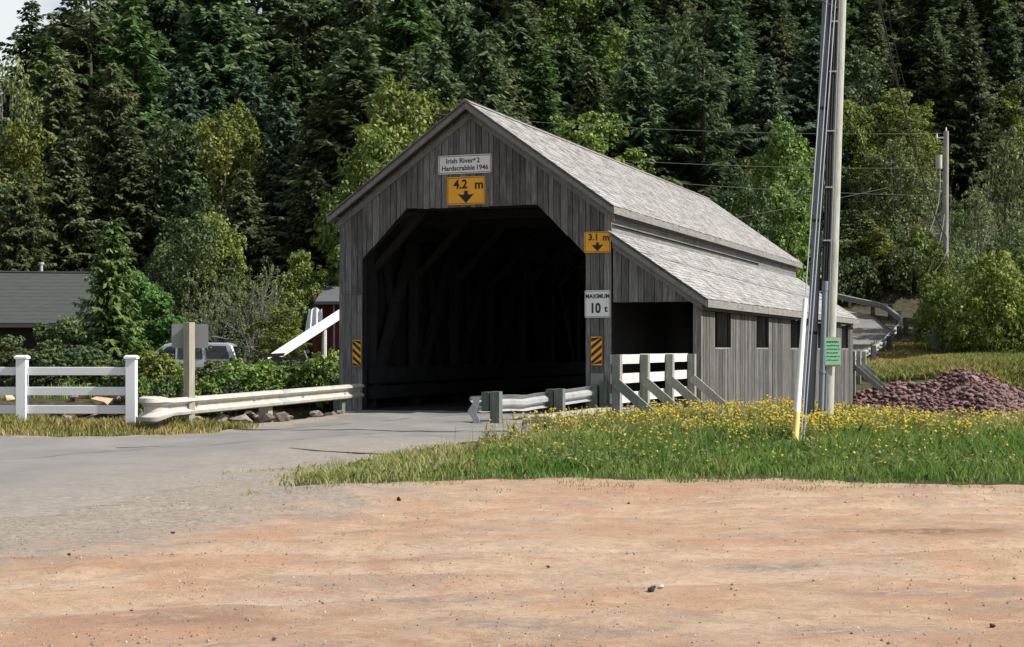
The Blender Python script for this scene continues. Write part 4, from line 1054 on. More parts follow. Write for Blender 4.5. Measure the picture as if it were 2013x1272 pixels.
V_ = {}
def variants(key, n, fn): V_[key] = [fn(i) for i in range(n)]
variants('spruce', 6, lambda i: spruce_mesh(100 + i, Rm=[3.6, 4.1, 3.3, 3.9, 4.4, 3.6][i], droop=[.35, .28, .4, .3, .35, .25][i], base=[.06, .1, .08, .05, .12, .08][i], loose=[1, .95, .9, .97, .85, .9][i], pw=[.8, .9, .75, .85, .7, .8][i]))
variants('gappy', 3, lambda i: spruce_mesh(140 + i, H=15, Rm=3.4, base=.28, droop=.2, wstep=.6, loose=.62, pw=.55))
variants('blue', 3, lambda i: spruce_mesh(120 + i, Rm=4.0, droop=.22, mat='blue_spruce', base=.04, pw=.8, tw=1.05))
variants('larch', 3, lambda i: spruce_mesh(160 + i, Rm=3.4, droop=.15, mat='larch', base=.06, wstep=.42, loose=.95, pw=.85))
variants('green', 4, lambda i: tree_mesh(200 + i, 9, 2.6, 'leaf_green', nl=20, n=17000, leaf=.092))
variants('yellow', 3, lambda i: tree_mesh(220 + i, 9, 2.5, 'leaf_yellow', nl=18, n=15000, leaf=.09))
variants('dark', 3, lambda i: tree_mesh(240 + i, 8, 2.6, 'leaf_dark', nl=20, n=15000, leaf=.09, base=.12))
variants('olive', 4, lambda i: tree_mesh(260 + i, 7, 2.5, 'leaf_olive', 'pale_bark', nl=16, n=12000, leaf=.085, base=.10, stems=4))
variants('bush', 4, lambda i: tree_mesh(280 + i, 1.6, 1.15, 'leaf_green', nl=12, n=4200, leaf=.075, base=.08, stems=4))
variants('darkbush', 3, lambda i: tree_mesh(300 + i, 1.6, 1.15, 'leaf_dark', nl=12, n=4200, leaf=.07, base=.08, stems=4))
variants('brightbush', 3, lambda i: tree_mesh(320 + i, 4, 2.6, 'leaf_bush', nl=18, n=16000, leaf=.085, base=.06, stems=4))
def twig_mesh(seed, H, Rm):
    g = np.random.default_rng(seed); mb = MB(); tips = []
    def grow(p, d, L, r, lev):
        pts = [p]; q = p.copy(); dd = d.copy()
        for k in range(4):
            dd = dd + g.normal(size=3) * .16; dd[2] += .05; dd /= np.linalg.norm(dd); q = q + dd * L / 4; pts.append(q.copy())
            if lev < 3 and k >= 1:
                for _ in range(2):
                    a = dd + g.normal(size=3) * .65; a /= np.linalg.norm(a); grow(q.copy(), a, L * g.uniform(.4, .65), r * .55, lev + 1)
        mb.tube([tuple(x) for x in pts], [r, r * .85, r * .7, r * .55, r * .35], 4, False); tips.append((q, lev))
    for i in range(5):
        a = i * 1.26 + g.uniform(-.4, .4); d = np.array([math.cos(a) * .45, math.sin(a) * .45, 1.0]); grow(np.array([math.cos(a) * .15, math.sin(a) * .15, -.2]), d / np.linalg.norm(d), H * .62, .045, 1)
    c = np.array([t for t, l in tips if l > 1]); q, T = leaf_cloud(g, c, np.full(len(c), .16), 2600, .05, shell=.1)
    crown = np_mesh('crown', q.reshape(-1, 3), np.arange(len(q) * 4).reshape(-1, 4), M['leaf_olive'], np.repeat(T, 4))
    return crown, mb.mesh('trunk', M['pale_bark'], True), H, Rm
variants('sparse', 3, lambda i: twig_mesh(340 + i, 4.5, 1.9))
variants('young', 1, lambda i: spruce_mesh(400, H=6.2, Rm=1.75, base=.02, droop=.2, wstep=.15, mat='young_needles', pw=.72, tw=.85))
ctr = {}
def place(key, x, y, H, Wd, label, cat, name, group=None, z=None, rz=None):
    vs_ = V_[key]; i = ctr.get(key, 0); ctr[key] = i + 1
    crown, trunk, h0, r0 = vs_[i % len(vs_)]
    zb = tz(x, y) if z is None else z
    t = empty(name, (x, y, zb), rnd.uniform(0, 6.28) if rz is None else rz); tag(t, label, cat, group)
    s = Wd / (2 * r0); t.scale = (s, s, H / h0)
    link('trunk', trunk, t); link('crown', crown, t); return t
def pplace(key, px_, ytop, D, wpx, label, cat='tree', name='tree', group=None):
    x = (px_ - 1006.5) / 3000 * D; zt = 1.3 + (688 - ytop) / 3000 * D; zb = tz(x, D)
    H = max(.55, zt - zb); Wd = wpx / 3000 * D * 1.08
    if key in ('spruce', 'blue', 'larch', 'gappy'): Wd = max(Wd * 1.3, .56 * H)
    elif key in ('green', 'yellow', 'dark'): Wd = max(Wd, .46 * H)
    occupied.append((x, D, Wd / 2)); return place(key, x, D, H, Wd, label, cat, name, group, zb)
occupied = []
S_ = 'spruce_tree'; L_ = 'leafy_tree'
pp = pplace
# sky-line trees, left
pp('spruce', 62, -2, 92, 105, 'dark spruce at the far left standing clear against the sky', name=S_)
pp('spruce', 102, 22, 97, 60, 'small pointed spruce on the skyline right of the leftmost spruce', name=S_)
pp('spruce', 140, -22, 90, 95, 'narrow spruce on the skyline beside the gappy tall trunks', name=S_)
pp('gappy', 178, -60, 88, 130, 'thin tall conifer with bare trunk and sky showing through its branches', name=S_)
pp('gappy', 205, -90, 93, 130, 'bare-trunked conifer behind with patches of sky between its boughs', name=S_)
pp('larch', 92, 62, 84, 90, 'yellow-green larch below the leftmost skyline spruce', name='larch_tree')
pp('larch', 262, -40, 82, 120, 'yellow-green tree at the top edge right of the sky gaps', name='larch_tree')
pp('olive', 18, 100, 80, 175, 'olive leafy tree at the left edge under the skyline spruces', name=L_)
pp('yellow', 42, 232, 72, 140, 'yellow-leaved small tree among dark spruces at the left edge', name=L_)
pp('spruce', 118, 105, 78, 130, 'dark spruce between the olive tree and the bluish spruce', name=S_)
pp('spruce', 225, 118, 77, 150, 'full green spruce below the sky gaps on the left', name=S_)
pp('blue', 358, 122, 76, 165, 'bluish-green spruce with a clear pointed top left of centre', name=S_)
pp('blue', 424, 168, 78, 110, 'smaller bluish spruce beside the pointed one', name=S_)
pp('yellow', 470, 200, 74, 100, 'small round yellow-green tree among the spruces left of the bridge', name=L_)
pp('yellow', 432, 225, 71, 120, 'yellow-green leafy tree low between two spruces', name=L_)
pp('blue', 492, 110, 82, 120, 'blue-green spruce rising behind the round yellow-green tree', name=S_)
pp('spruce', 575, 78, 80, 140, 'dark spruce left of the bright green larch', name=S_)
pp('larch', 668, 88, 74, 125, 'bright green narrow larch left of the bridge gable', name='larch_tree')
pp('larch', 622, 130, 80, 90, 'pale green larch half hidden behind the bright one', name='larch_tree')
pp('blue', 560, 190, 72, 190, 'broad grey-green spruce with layered boughs left of the bridge', name=S_)
pp('spruce', 480, 330, 64, 170, 'lighter green fir low in front of the spruces left of the bridge', name=S_)
pp('spruce', 370, 250, 70, 150, 'dark layered spruce behind the house shrubs', name=S_)
pp('spruce', 255, 240, 70, 150, 'dark spruce behind the young spruce by the house', name=S_)
pp('spruce', 130, 250, 69, 170, 'dark spruce rising straight behind the house roof', name=S_)
pp('spruce', 40, 330, 67, 150, 'dark spruce behind the left end of the house roof', name=S_)
pp('spruce', 620, 330, 66, 140, 'dark fir directly left of the bridge eave', name=S_)
pp('yellow', 772, 150, 64, 150, 'tall yellow-green leafy tree behind the left slope of the bridge roof', name=L_)
pp('yellow', 838, 178, 66, 110, 'yellow-green leafy tree just left of the bridge peak', name=L_)
pp('green', 735, 235, 62, 120, 'green leafy tree low behind the left bridge rake', name=L_)
pp('spruce', 975, 62, 76, 160, 'tall green spruce above the bridge peak', name=S_)
pp('larch', 1062, 66, 80, 135, 'spruce with yellowish tip above the bridge roof ridge', name=S_)
pp('spruce', 905, 10, 84, 150, 'spruce at the top of the photo above the bridge peak', name=S_)
pp('spruce', 740, 0, 88, 150, 'tall spruce against bits of sky above the yellow-green trees', name=S_)
pp('gappy', 700, -70, 90, 140, 'open-branched conifer at the top edge with sky showing through', name=S_)
pp('gappy', 600, -80, 90, 140, 'open-branched conifer at the top edge above the blue-green spruce', name=S_)
pp('green', 1215, 60, 88, 130, 'leafy tree with pale sprays in the dark forest above the bridge roof', name=L_)
pp('dark', 1330, 30, 92, 170, 'dark leafy tree high in the forest above the roof end', name=L_)
# right side
pp('green', 1535, 232, 68, 135, 'sunlit leafy tree left of the two utility poles', name=L_)
pp('green', 1765, 172, 98, 175, 'large sunlit leafy tree right of the utility poles', name=L_)
pp('green', 1672, 190, 97, 120, 'sunlit leafy tree partly behind the pale utility pole', name=L_)
pp('green', 1828, 240, 101, 80, 'small sunlit leafy tree left of the distant utility pole', name=L_)
pp('olive', 1762, 270, 94, 150, 'olive willow in front of the large sunlit leafy tree', name=L_)
pp('olive', 1915, 370, 72, 150, 'grey-green willow right of the distant utility pole', name=L_)
pp('olive', 1985, 245, 78, 170, 'tall grey-green willow at the right edge', name=L_)
pp('olive', 1885, 470, 69, 135, 'low round grey-green willow below the distant utility pole', name=L_)
pp('sparse', 1895, 310, 70, 90, 'half-bare pale-stemmed tree beside the distant utility pole', name=L_)
pp('olive', 1995, 430, 70, 140, 'grey-green willow low at the right edge above the bright bush', name=L_)
pp('olive', 1700, 415, 93, 150, 'olive bush with yellowish top right of the pale utility pole', name=L_)
pp('yellow', 1725, 445, 91, 90, 'yellow-tinged shrub above the far guard rail', name='shrub', cat='shrub')
pp('dark', 1600, 380, 94, 190, 'dark leafy thicket behind the far end of the bridge roof', name=L_)
pp('dark', 1460, 330, 66, 160, 'dark leafy tree above the far end of the bridge roof', name=L_)
pp('dark', 1860, 510, 66, 90, 'dark green shrub left of the round willow', name='shrub', cat='shrub')
pp('brightbush', 1950, 505, 61.5, 190, 'large bright green bush on the bank at the right', name='bush', cat='bush')
pp('brightbush', 2045, 490, 62.5, 190, 'bright green bush cut by the right edge of the photo', name='bush', cat='bush')
pp('brightbush', 1862, 545, 63.5, 130, 'bright green bush at the left end of the bank bushes', name='bush', cat='bush')
pp('darkbush', 1830, 600, 67, 70, 'low dark bush beside the curving guard rail', name='bush', cat='bush')
pp('green', 1590, 300, 96, 120, 'sunlit leafy tree half hidden by the two utility poles', name=L_)
pp('yellow', 1500, 300, 72, 100, 'yellowish leafy tree behind the sunlit one left of the poles', name=L_)
pp('green', 1445, 395, 66, 100, 'small leafy tree just above the far end of the bridge roof', name=L_)
pp('green', 1655, 440, 94, 110, 'leafy bush low between the pale pole and the willow', name='bush', cat='bush')
pp('olive', 1825, 330, 99, 100, 'olive willow directly behind the distant utility pole', name=L_)
pp('olive', 1700, 330, 96, 110, 'olive leafy tree behind the yellowish-topped bush right of the pale pole', name=L_)
pp('green', 1840, 470, 66, 90, 'small green bush below the left side of the distant utility pole', name='bush', cat='bush')
pp('green', 1660, 530, 93, 110, 'green bush behind the bend of the far guard rail', name='bush', cat='bush')
pp('darkbush', 1680, 545, 92, 120, 'dark bush behind the far road above the guard rail', name='bush', cat='bush')
pp('sparse', 1845, 640, 62, 60, 'dry brownish shrub at the edge of the meadow grass', name='shrub', cat='shrub')
pp('spruce', 1905, 50, 101, 120, 'dark spruce above the distant utility pole', name=S_)
pp('spruce', 1975, 10, 104, 130, 'dark spruce at the upper right corner of the photo', name=S_)
pp('spruce', 1835, 30, 103, 130, 'dark spruce above the large sunlit leafy tree', name=S_)
pp('dark', 1925, 175, 102, 120, 'dark leafy tree just above the top of the distant utility pole', name=L_)
pp('green', 1990, 160, 103, 120, 'green leafy tree above the tall willow at the right edge', name=L_)
pp('dark', 1860, 215, 103, 110, 'dark leafy tree behind the top of the distant utility pole', name=L_)
# garden on the left far bank
pp('young', 218, 428, 51.5, 150, 'sunlit young spruce in front of the house roof', name=S_)
pp('dark', 395, 425, 60, 190, 'dark leafy tree behind the silver car', name=L_)
pp('green', 420, 410, 61, 120, 'leafy tree with sunlit top behind the silver car', name=L_)
pp('dark', 320, 470, 62, 120, 'dark leafy tree behind the vine-covered gable', name=L_)
pp('sparse', 495, 500, 56, 130, 'pale-twigged half-dead shrub behind the garden', name='shrub', cat='shrub')
pp('sparse', 460, 530, 55.5, 110, 'second pale-twigged shrub left of the half-dead one', name='shrub', cat='shrub')
pp('green', 590, 490, 60, 130, 'round leafy tree left of the red shed', name=L_)
pp('yellow', 548, 598, 53.5, 125, 'low yellow-green bush beside the white slide', name='bush', cat='bush')
pp('dark', 452, 600, 59, 110, 'dark shrub behind the rear of the silver car', name='shrub', cat='shrub')
for k in range(14):
    x = 18.8 + k * .75 + rnd.uniform(-.3, .3); y = 90.5 + rnd.uniform(-.8, 3.5)
    place(('darkbush', 'bush', 'darkbush')[k % 3], x, y, rnd.uniform(1.8, 3.0), rnd.uniform(2.2, 3.2), 'green shrub covering the bank above the far guard rail', 'shrub', 'shrub', 'shrubs on the bank above the far guard rail')
# vine on the gable
def vine():
    g = np.random.default_rng(5); n = 60
    f = g.random(n); x = -14.2 + 2.0 * g.random(n)
    zt = 3.9 - np.clip(x + 13.3, 0, 9) * 1.5; z = -.1 + f * np.clip(zt + .1, .3, 9)
    c = np.stack([x, 56.2 + g.uniform(-.5, .5, n) - .4 * (1 - f), z], 1); r = g.uniform(.3, .55, n)
    q, T = leaf_cloud(g, c, r, 11000, .09)
    t = empty('vine', (-13.2, 56.2, tz(-13.2, 56.2))); tag(t, 'bright green vine smothering the gable end of the house', 'vine')
    q = q - np.array([-13.2, 56.2, tz(-13.2, 56.2)])
    link('foliage', np_mesh('foliage', q.reshape(-1, 3), np.arange(len(q) * 4).reshape(-1, 4), M['leaf_bright'], np.repeat(T, 4)), t)
    mb = MB()
    for k in range(5): mb.tube([(-1.2 + k * .5, .1, 0), (-1 + k * .4, .1, 1.5), (-.6 + k * .3, .15, 3.0)], .03, 5)
    mb.build('stem', M['bark'], t)
vine()
# shrub row along the far bank (left)
row = [(300, 702, 100, 'bush', 'rounded green shrub behind the right-hand fence post'), (340, 721, 85, 'bush', 'green shrub in front of the silver car, left of the sign post'), (415, 726, 90, 'darkbush', 'dark shrub in front of the rear wheel of the silver car'),
       (470, 722, 95, 'bush', 'green shrub right of the silver car'), (525, 722, 95, 'bush', 'green shrub below the foot of the white slide'), (580, 718, 95, 'darkbush', 'dark shrub in front of the motorcycle'),
       (625, 712, 90, 'bush', 'green shrub below the white support post'), (665, 705, 85, 'bush', 'green shrub against the left bridge pillar'), (260, 715, 90, 'darkbush', 'dark shrub showing between fence rails near the right-hand fence post'),
       (95, 690, 120, 'darkbush', 'dark shrub under the vine-hung eave'), (160, 690, 110, 'darkbush', 'dark shrub between house and young spruce'), (25, 695, 120, 'darkbush', 'dark shrub at the left edge behind the fence'),
       (200, 725, 100, 'bush', 'green shrub behind the middle of the white fence')]
for k, (px_, yt, w, key, lab) in enumerate(row):
    pplace(key, px_, yt - 10, 44.0 + (k % 3) * .5 + (3.5 if px_ < 220 else 0), w * 1.3, lab, 'shrub', 'shrub', 'shrubs along the far bank')
SPOT = ['beside the right-hand fence post', 'left of the road sign post', 'directly left of the road sign', 'just right of the road sign post', 'in front of the silver car', 'right of the silver car rear', 'below the foot of the white chute', 'below the black motorcycle', 'below the white support post', 'touching the left bridge pillar']
for k, px_ in enumerate(range(272, 690, 46)):
    pplace('darkbush' if k % 3 == 1 else 'bush', px_ + rnd.uniform(-8, 8), 742 + rnd.uniform(-8, 8), 42.3 + (px_ - 270) * .006, 84, 'low front-row shrub ' + SPOT[k], 'shrub', 'shrub', 'low shrubs on the far bank')
# hanging growth over the house eave
g = np.random.default_rng(9); n = 26
c = np.stack([-22 + 7.0 * g.random(n), 57.7 + g.uniform(-.2, .2, n), 1.3 + g.uniform(-.9, 1.1, n)], 1)
q, T = leaf_cloud(g, c, g.uniform(.2, .5, n), 5200, .08); z0 = np.array([-17.5, 57.7, tz(-17.5, 57.7)])
vt = empty('vine', tuple(z0)); tag(vt, 'dark climbing vine hanging below the eave of the house', 'vine')
link('foliage', np_mesh('foliage', (q - z0).reshape(-1, 3), np.arange(len(q) * 4).reshape(-1, 4), M['leaf_dark'], np.repeat(T, 4)), vt)
# the forest that fills the hillside
cnt = 0
cells = []
for iy, y in enumerate(np.arange(64, 126, 4.0)):
    for x in np.arange(-44, 58, 3.6):
        cells.append((x + rnd.uniform(-1.4, 1.4) + (iy % 2) * 1.9, y + rnd.uniform(-1.5, 1.5)))
ZONES = [(-300, 180, 'above the house roof'), (180, 400, 'above the young spruce'), (400, 560, 'above the silver car'), (560, 700, 'above the red shed'), (700, 900, 'above the left roof slope'), (900, 1080, 'above the bridge peak'), (1080, 1300, 'above the middle of the bridge roof'), (1300, 1570, 'above the far end of the bridge roof'), (1570, 1700, 'behind the near utility poles'), (1700, 1880, 'above the distant utility pole'), (1880, 3000, 'at the right edge of the photo')]
for x, y in cells:
    px_ = 1006.5 + 3000 * x / y
    if px_ < -160 or px_ > 2013 + 520: continue
    if px_ > 2180 and y > 92: continue
    if px_ > 2070 and y < 82: continue
    ymax = np.interp(px_, [-100, 60, 160, 300, 500, 700, 860, 1000, 2500], [76, 84, 96, 108, 110, 110, 110, 122, 124])
    if y > ymax: continue
    d, _ = seg_dist(np.array([x]), np.array([y]), ROADC)
    if d[0] < 4.3: continue
    if 1600 < px_ < 1800 and y < 97: continue
    if px_ >= 1800 and y < 76: continue
    if px_ > 1780 and 84 < y < 101: continue
    low = px_ >= 1780 and y < 100
    if px_ < 700 and y < 67: continue
    if 640 < px_ < 1500 and y < 68: continue
    if any((x - a) ** 2 + (y - b) ** 2 < (c * .55 + .7) ** 2 for a, b, c in occupied): continue
    r = rnd.random(); hb = rnd.uniform(11, 16.5)
    # keep what would stand in front of the listed trees short, and the left skyline low
    lim = None
    if px_ < 95: lim = 1.3 + (688 - np.interp(px_, [-150, 0, 50, 95], [200, 150, 125, 70])) / 3000 * y - tz(x, y)
    key = 'spruce' if r < .52 else ('blue' if r < .59 else 'larch' if r < .69 else 'gappy' if r < .72 else 'dark' if r < .86 else 'green')
    if px_ < 1000 and key == 'green': key = 'spruce'
    if px_ < 860 and y > 80: hb = rnd.uniform(16, 21)
    if px_ < 860 and y > 90 and r < .12: key = 'gappy'
    if key in ('dark', 'green'): hb *= .72
    if low: key = ('green', 'dark', 'olive')[cnt % 3]; hb = rnd.uniform(3.8, 6.5)
    if lim is not None: hb = max(3.0, min(hb, lim - rnd.uniform(0, 1.5)))
    zone = [z for a, b, z in ZONES if a <= px_ < b][0]
    kind = {'spruce': 'dark green spruce', 'blue': 'bluish spruce', 'larch': 'light green conifer', 'gappy': 'open-branched conifer', 'dark': 'dark leafy tree', 'green': 'green leafy tree', 'olive': 'grey-green leafy tree'}[key]
    lvl = 'low on' if y < 80 else ('halfway up' if y < 97 else 'high on')
    place(key, x, y, hb, hb * rnd.uniform(.50, .70) if key not in ('dark', 'green', 'olive') else hb * .66, f'{kind} {lvl} the forested hillside {zone}', 'tree', L_ if key in ('dark', 'green', 'olive') else S_, f'{kind}s {lvl} the forested hillside {zone}')
    cnt += 1
print('forest trees', cnt)

# ------------------------------------------------------------------ grass, weeds, flowers
def blades(n, poly, hfun, tfun, width, name, mat, seed, densf=None, bb=None):
    g = np.random.default_rng(seed)
    px_ = np.array([p[0] for p in poly]); py_ = np.array([p[1] for p in poly])
    x0, x1, y0, y1 = bb or (px_.min(), px_.max(), py_.min(), py_.max())
    x = g.uniform(x0, x1, int(n * 2.4)); y = g.uniform(y0, y1, int(n * 2.4))
    sd = sdist(x, y, poly); edge = .75 * (vnoise(x, y, 1.4, 21) - .5) + .4 * (vnoise(x, y, 4.2, 22) - .5)
    ok = sd + edge > g.random(len(x)) ** 2.5 * .9 - .08
    if densf is not None: ok &= g.random(len(x)) < densf(x, y)
    x, y, sd = x[ok][:n], y[ok][:n], sd[ok][:n]; k = len(x)
    z = terrain(x, y) - .015
    h = hfun(x, y, sd) * g.uniform(.45, 1.25, k); a = g.uniform(0, 6.28, k); lean = h * g.uniform(.1, .75, k); w = width * g.uniform(.6, 1.3, k)
    aw = a + 1.57 + g.uniform(-.5, .5, k)
    base = np.stack([x, y, z], 1); dx = np.stack([np.cos(a), np.sin(a), np.zeros(k)], 1); wx = np.stack([np.cos(aw), np.sin(aw), np.zeros(k)], 1) * w[:, None]
    up = np.array([0, 0, 1.0])
    m1 = base + dx * (lean * .3)[:, None] + up * (h * .6)[:, None]; tip_ = base + dx * lean[:, None] + up * h[:, None]
    q = np.stack([base - wx, base + wx, m1 + wx * .7, tip_, m1 - wx * .7], 1)
    t = np.clip(tfun(x, y) + g.normal(size=k) * .16, 0, 1)
    o = link(name, np_mesh(name, q.reshape(-1, 3), np.arange(k * 5).reshape(-1, 5), M[mat], np.repeat(t, 5))); tag(o, kind='stuff'); return o
def gh(x, y, sd):
    tall = sstep(17.5, 23, y + .25 * x) * sstep(0, 2.0, sd)
    return (.05 + .07 * sstep(0, .8, sd) + .17 * tall * (.4 + 1.0 * vnoise(x, y, .8, 31)) + .05 * vnoise(x, y, 2.0, 32)) * (1 - .45 * sstep(0, 1.2, 1.5 - x + (y - 24) * .2) * (y > 20))
def gt(x, y):
    left = 1 - sstep(-1.5, .6, x - (y - 16) * .1)
    return .20 + .44 * left + .42 * sstep(18, 25, y) * (.35 + vnoise(x, y, .7, 33)) + .45 * (vnoise(x, y, 1.6, 34) - .5)
blades(150000, GRASSP, gh, gt, .0055, 'grass', 'grass', 41, bb=(-2.6, 13, 14.4, 34))
blades(26000, VERGEP, lambda x, y, sd: .10 + .22 * sstep(0, .8, sd) * vnoise(x, y, 1.3, 35), lambda x, y: .3 + .6 * vnoise(x, y, 1.1, 36), .007, 'grass', 'dry_grass', 42, bb=(-12.5, -4.4, 23.6, 29))
MEAD = [(11.9, 57), (13.0, 55), (16, 54.3), (20, 53.0), (27, 52.5), (27, 62), (22, 63), (17.6, 67), (16.0, 66), (13.6, 61)]
blades(80000, MEAD, lambda x, y, sd: .16 + .28 * vnoise(x, y, .5, 37), lambda x, y: .22 + .62 * vnoise(x, y, .35, 38), .026, 'grass', 'dry_grass', 43)
blades(16000, [(-26, 43.2), (-5, 45.5), (-4.5, 62), (-26, 60)], lambda x, y, sd: .2 + .35 * vnoise(x, y, .5, 39), lambda x, y: .15 + .5 * vnoise(x, y, .35, 40), .02, 'grass', 'grass', 44)
blades(14000, [(2, 14.9), (-2.2, 14.6), (-3.2, 16.4), (-2.2, 19.4), (-1.6, 21), (-2.2, 15.4), (2.6, 15.7), (9, 14.4), (9, 13.9)], lambda x, y, sd: .05 + 0 * x, lambda x, y: .55 + .2 * vnoise(x, y, 2, 4), .004, 'grass_tufts', 'dry_grass', 45, densf=lambda x, y: (vnoise(x, y, 2.3, 45) > .55) * 1.0)

blades(5200, GRASSP, lambda x, y, sd: .16 + .26 * sstep(18, 25, y) + 0 * sd, lambda x, y: .92 + 0 * x, .0035, 'dead_stalks', 'grass', 46, bb=(-1.0, 12, 16.4, 33), densf=lambda x, y: .15 + .85 * vnoise(x, y, .9, 47) * sstep(17, 22, y))

def weeds(n, seed, area, flow, hr, name, fname, fmat, heads=(3, 8), hs=.0165, zbase=None):
    g = np.random.default_rng(seed); Q = []; T = []; FQ = []; FT = []
    x, y = area(g, n); z = terrain(x, y)
    for i in range(len(x)):
        h = g.uniform(*hr); az = g.uniform(0, 6.28); ln = h * g.uniform(0, .25)
        b0 = np.array([x[i], y[i], z[i] - .02]); top = b0 + np.array([math.cos(az) * ln, math.sin(az) * ln, h]); w = np.array([math.sin(az), -math.cos(az), 0]) * .0045
        Q.append([b0 - w, b0 + w, top + w * .6, top - w * .6]); tt = g.uniform(.2, .8); T.append(tt)
        nlv = int(g.integers(7, 14))
        for k in range(nlv):
            s = g.uniform(.1, .95); p = b0 + (top - b0) * s; a = g.uniform(0, 6.28); l = g.uniform(.05, .12) * (1.2 - s * .6)
            d = np.array([math.cos(a), math.sin(a), g.uniform(-.2, .7)]); s2 = np.array([-math.sin(a), math.cos(a), g.uniform(-.3, .3)])
            Q.append([p, p + d * l * .5 + s2 * l * .2, p + d * l, p + d * l * .5 - s2 * l * .2]); T.append(np.clip(tt + g.uniform(-.25, .25), 0, 1))
        if g.random() < flow:
            for k in range(int(g.integers(*heads))):
                a = g.uniform(0, 6.28); rr_ = g.uniform(0, .10); p = top + np.array([math.cos(a) * rr_, math.sin(a) * rr_, g.uniform(-.10, .03)])
                s = hs * g.uniform(.7, 1.5); nr = np.array([g.uniform(-.5, .5), g.uniform(-.8, .2), 1.0]); nr /= np.linalg.norm(nr)
                u = np.cross(nr, [1, 0, 0]); u /= np.linalg.norm(u); v = np.cross(nr, u)
                FQ.append([p - u * s, p - v * s, p + u * s, p + v * s]); FT.append(g.random())
                Q.append([top - np.array([0, 0, .1]), top - np.array([.003, 0, .1]), p + np.array([.003, 0, 0]), p]); T.append(tt)
                c2 = p + nr * s * .35
                FQ.append([c2 - (u + v) * s * .55, c2 + (u - v) * s * .55, c2 + (u + v) * s * .55, c2 - (u - v) * s * .55]); FT.append(g.random() * .5)
    Q = np.array(Q); FQ = np.array(FQ)
    o = link(name, np_mesh(name, Q.reshape(-1, 3), np.arange(len(Q) * 4).reshape(-1, 4), M['leaf_weed'], np.repeat(T, 4))); tag(o, kind='stuff')
    if len(FQ):
        o = link(fname, np_mesh(fname, FQ.reshape(-1, 3), np.arange(len(FQ) * 4).reshape(-1, 4), M[fmat], np.repeat(FT, 4))); tag(o, kind='stuff')
def area_main(g, n):
    x = g.uniform(-.6, 10.5, n * 8); y = g.uniform(19.5, 32.5, n * 8)
    sd = sdist(x, y, GRASSP); c = vnoise(x, y, .9, 51)
    p = sstep(.1, .8, sd) * (1 - .45 * sstep(26, 28.5, y)) * sstep(18.8, 25.5, y + .12 * x - .6 * np.clip(1 - x, 0, 2)) * (.25 + 1.2 * sstep(.42, .72, c)) * (1 - .6 * sstep(5.0, 7, x))
    ok = g.random(len(x)) < p; return x[ok][:n], y[ok][:n]
weeds(3600, 61, area_main, .72, (.18, .46), 'weeds', 'wildflowers', 'flower_yellow')
def area_front(g, n):
    x = g.uniform(-.5, 8, n * 6); y = g.uniform(16.8, 22, n * 6); sd = sdist(x, y, GRASSP)
    ok = (sd > .5) & (g.random(len(x)) < .15 + .5 * vnoise(x, y, .8, 52)); return x[ok][:n], y[ok][:n]
weeds(900, 62, area_front, .5, (.12, .30), 'weeds', 'wildflowers', 'flower_yellow', (1, 3), .014)
def area_bankflowers(g, n):
    px_ = g.choice([318, 335, 470, 655, 660, 480, 410, 640], n, p=[.2, .12, .12, .2, .2, .06, .04, .06]) + g.normal(size=n) * 9
    D = np.where(px_ > 600, 50.5, 44.6) + g.uniform(-.4, .4, n); return (px_ - 1006.5) / 3000 * D, D
weeds(42, 63, area_bankflowers, .8, (.8, 1.25), 'garden_plants', 'garden_flowers', 'flower_orange', (2, 5), .035)

# ------------------------------------------------------------------ rocks
def rock_mesh(seed, mat, name='rock'):
    g = np.random.default_rng(seed); bm = bmesh.new()
    d = g.normal(size=(15, 3)); d /= np.linalg.norm(d, axis=1)[:, None]
    for q in d * g.uniform(.75, 1.1, 15)[:, None] * np.array([1, .8, .62]): bm.verts.new(q)
    r = bmesh.ops.convex_hull(bm, input=bm.verts)
    bmesh.ops.delete(bm, geom=[e_ for e_ in r['geom_interior'] if isinstance(e_, bmesh.types.BMVert)], context='VERTS')
    me = bpy.data.meshes.new(name); bm.to_mesh(me); bm.free(); me.materials.append(M[mat]); return me
rk = [rock_mesh(i, 'rock') for i in range(6)]; rt_ = [rock_mesh(20 + i, 'tan_rock') for i in range(3)]; rp = [rock_mesh(40 + i, 'plum_rock') for i in range(5)]
def put_rock(me, x, y, s, label, group, cat='rock', name='rock', sink=.25, z=None):
    o = link(name, me, None, (x, y, (tz(x, y) if z is None else z) + s * .6 * (1 - 2 * sink)), (rnd.uniform(-.5, .5), rnd.uniform(-.5, .5), rnd.uniform(0, 6.28)), (s * rnd.uniform(.8, 1.25), s * rnd.uniform(.8, 1.2), s))
    return tag(o, label, cat, group)
# riprap on the near bank behind the guard rail, and below the shrubs on the far bank
for k in range(120):
    x = rnd.uniform(-6.4, -3.55); yn = float(np.interp(x, XN, YN)); y = yn + rnd.uniform(-.15, 2.6)
    put_rock(rnd.choice(rk), x, y, rnd.uniform(.1, .24), 'grey-brown riprap stone piled on the near bank behind the left guard rail', 'riprap stones behind the left guard rail')
for k in range(170):
    x = rnd.uniform(-15.5, -4.6); yf = float(np.interp(x, XF, YF)); y = yf - rnd.uniform(-.5, 3.0)
    put_rock(rnd.choice(rk + rt_[:1]), x, y, rnd.uniform(.15, .30), 'weathered riprap stone on the far bank below the shrubs', 'riprap stones on the far bank')
for px_, py_, D, s, lab in ((197, 788, 40.6, .3, 'large tan boulder seen between the two lower fence rails'), (395, 822, 28.2, .17, 'tan stone below the near end of the left guard rail')):
    x, y, z = at(px_, py_, D); put_rock(rt_[0], x, y, s, lab, None, 'boulder', 'boulder', z=z - .1)
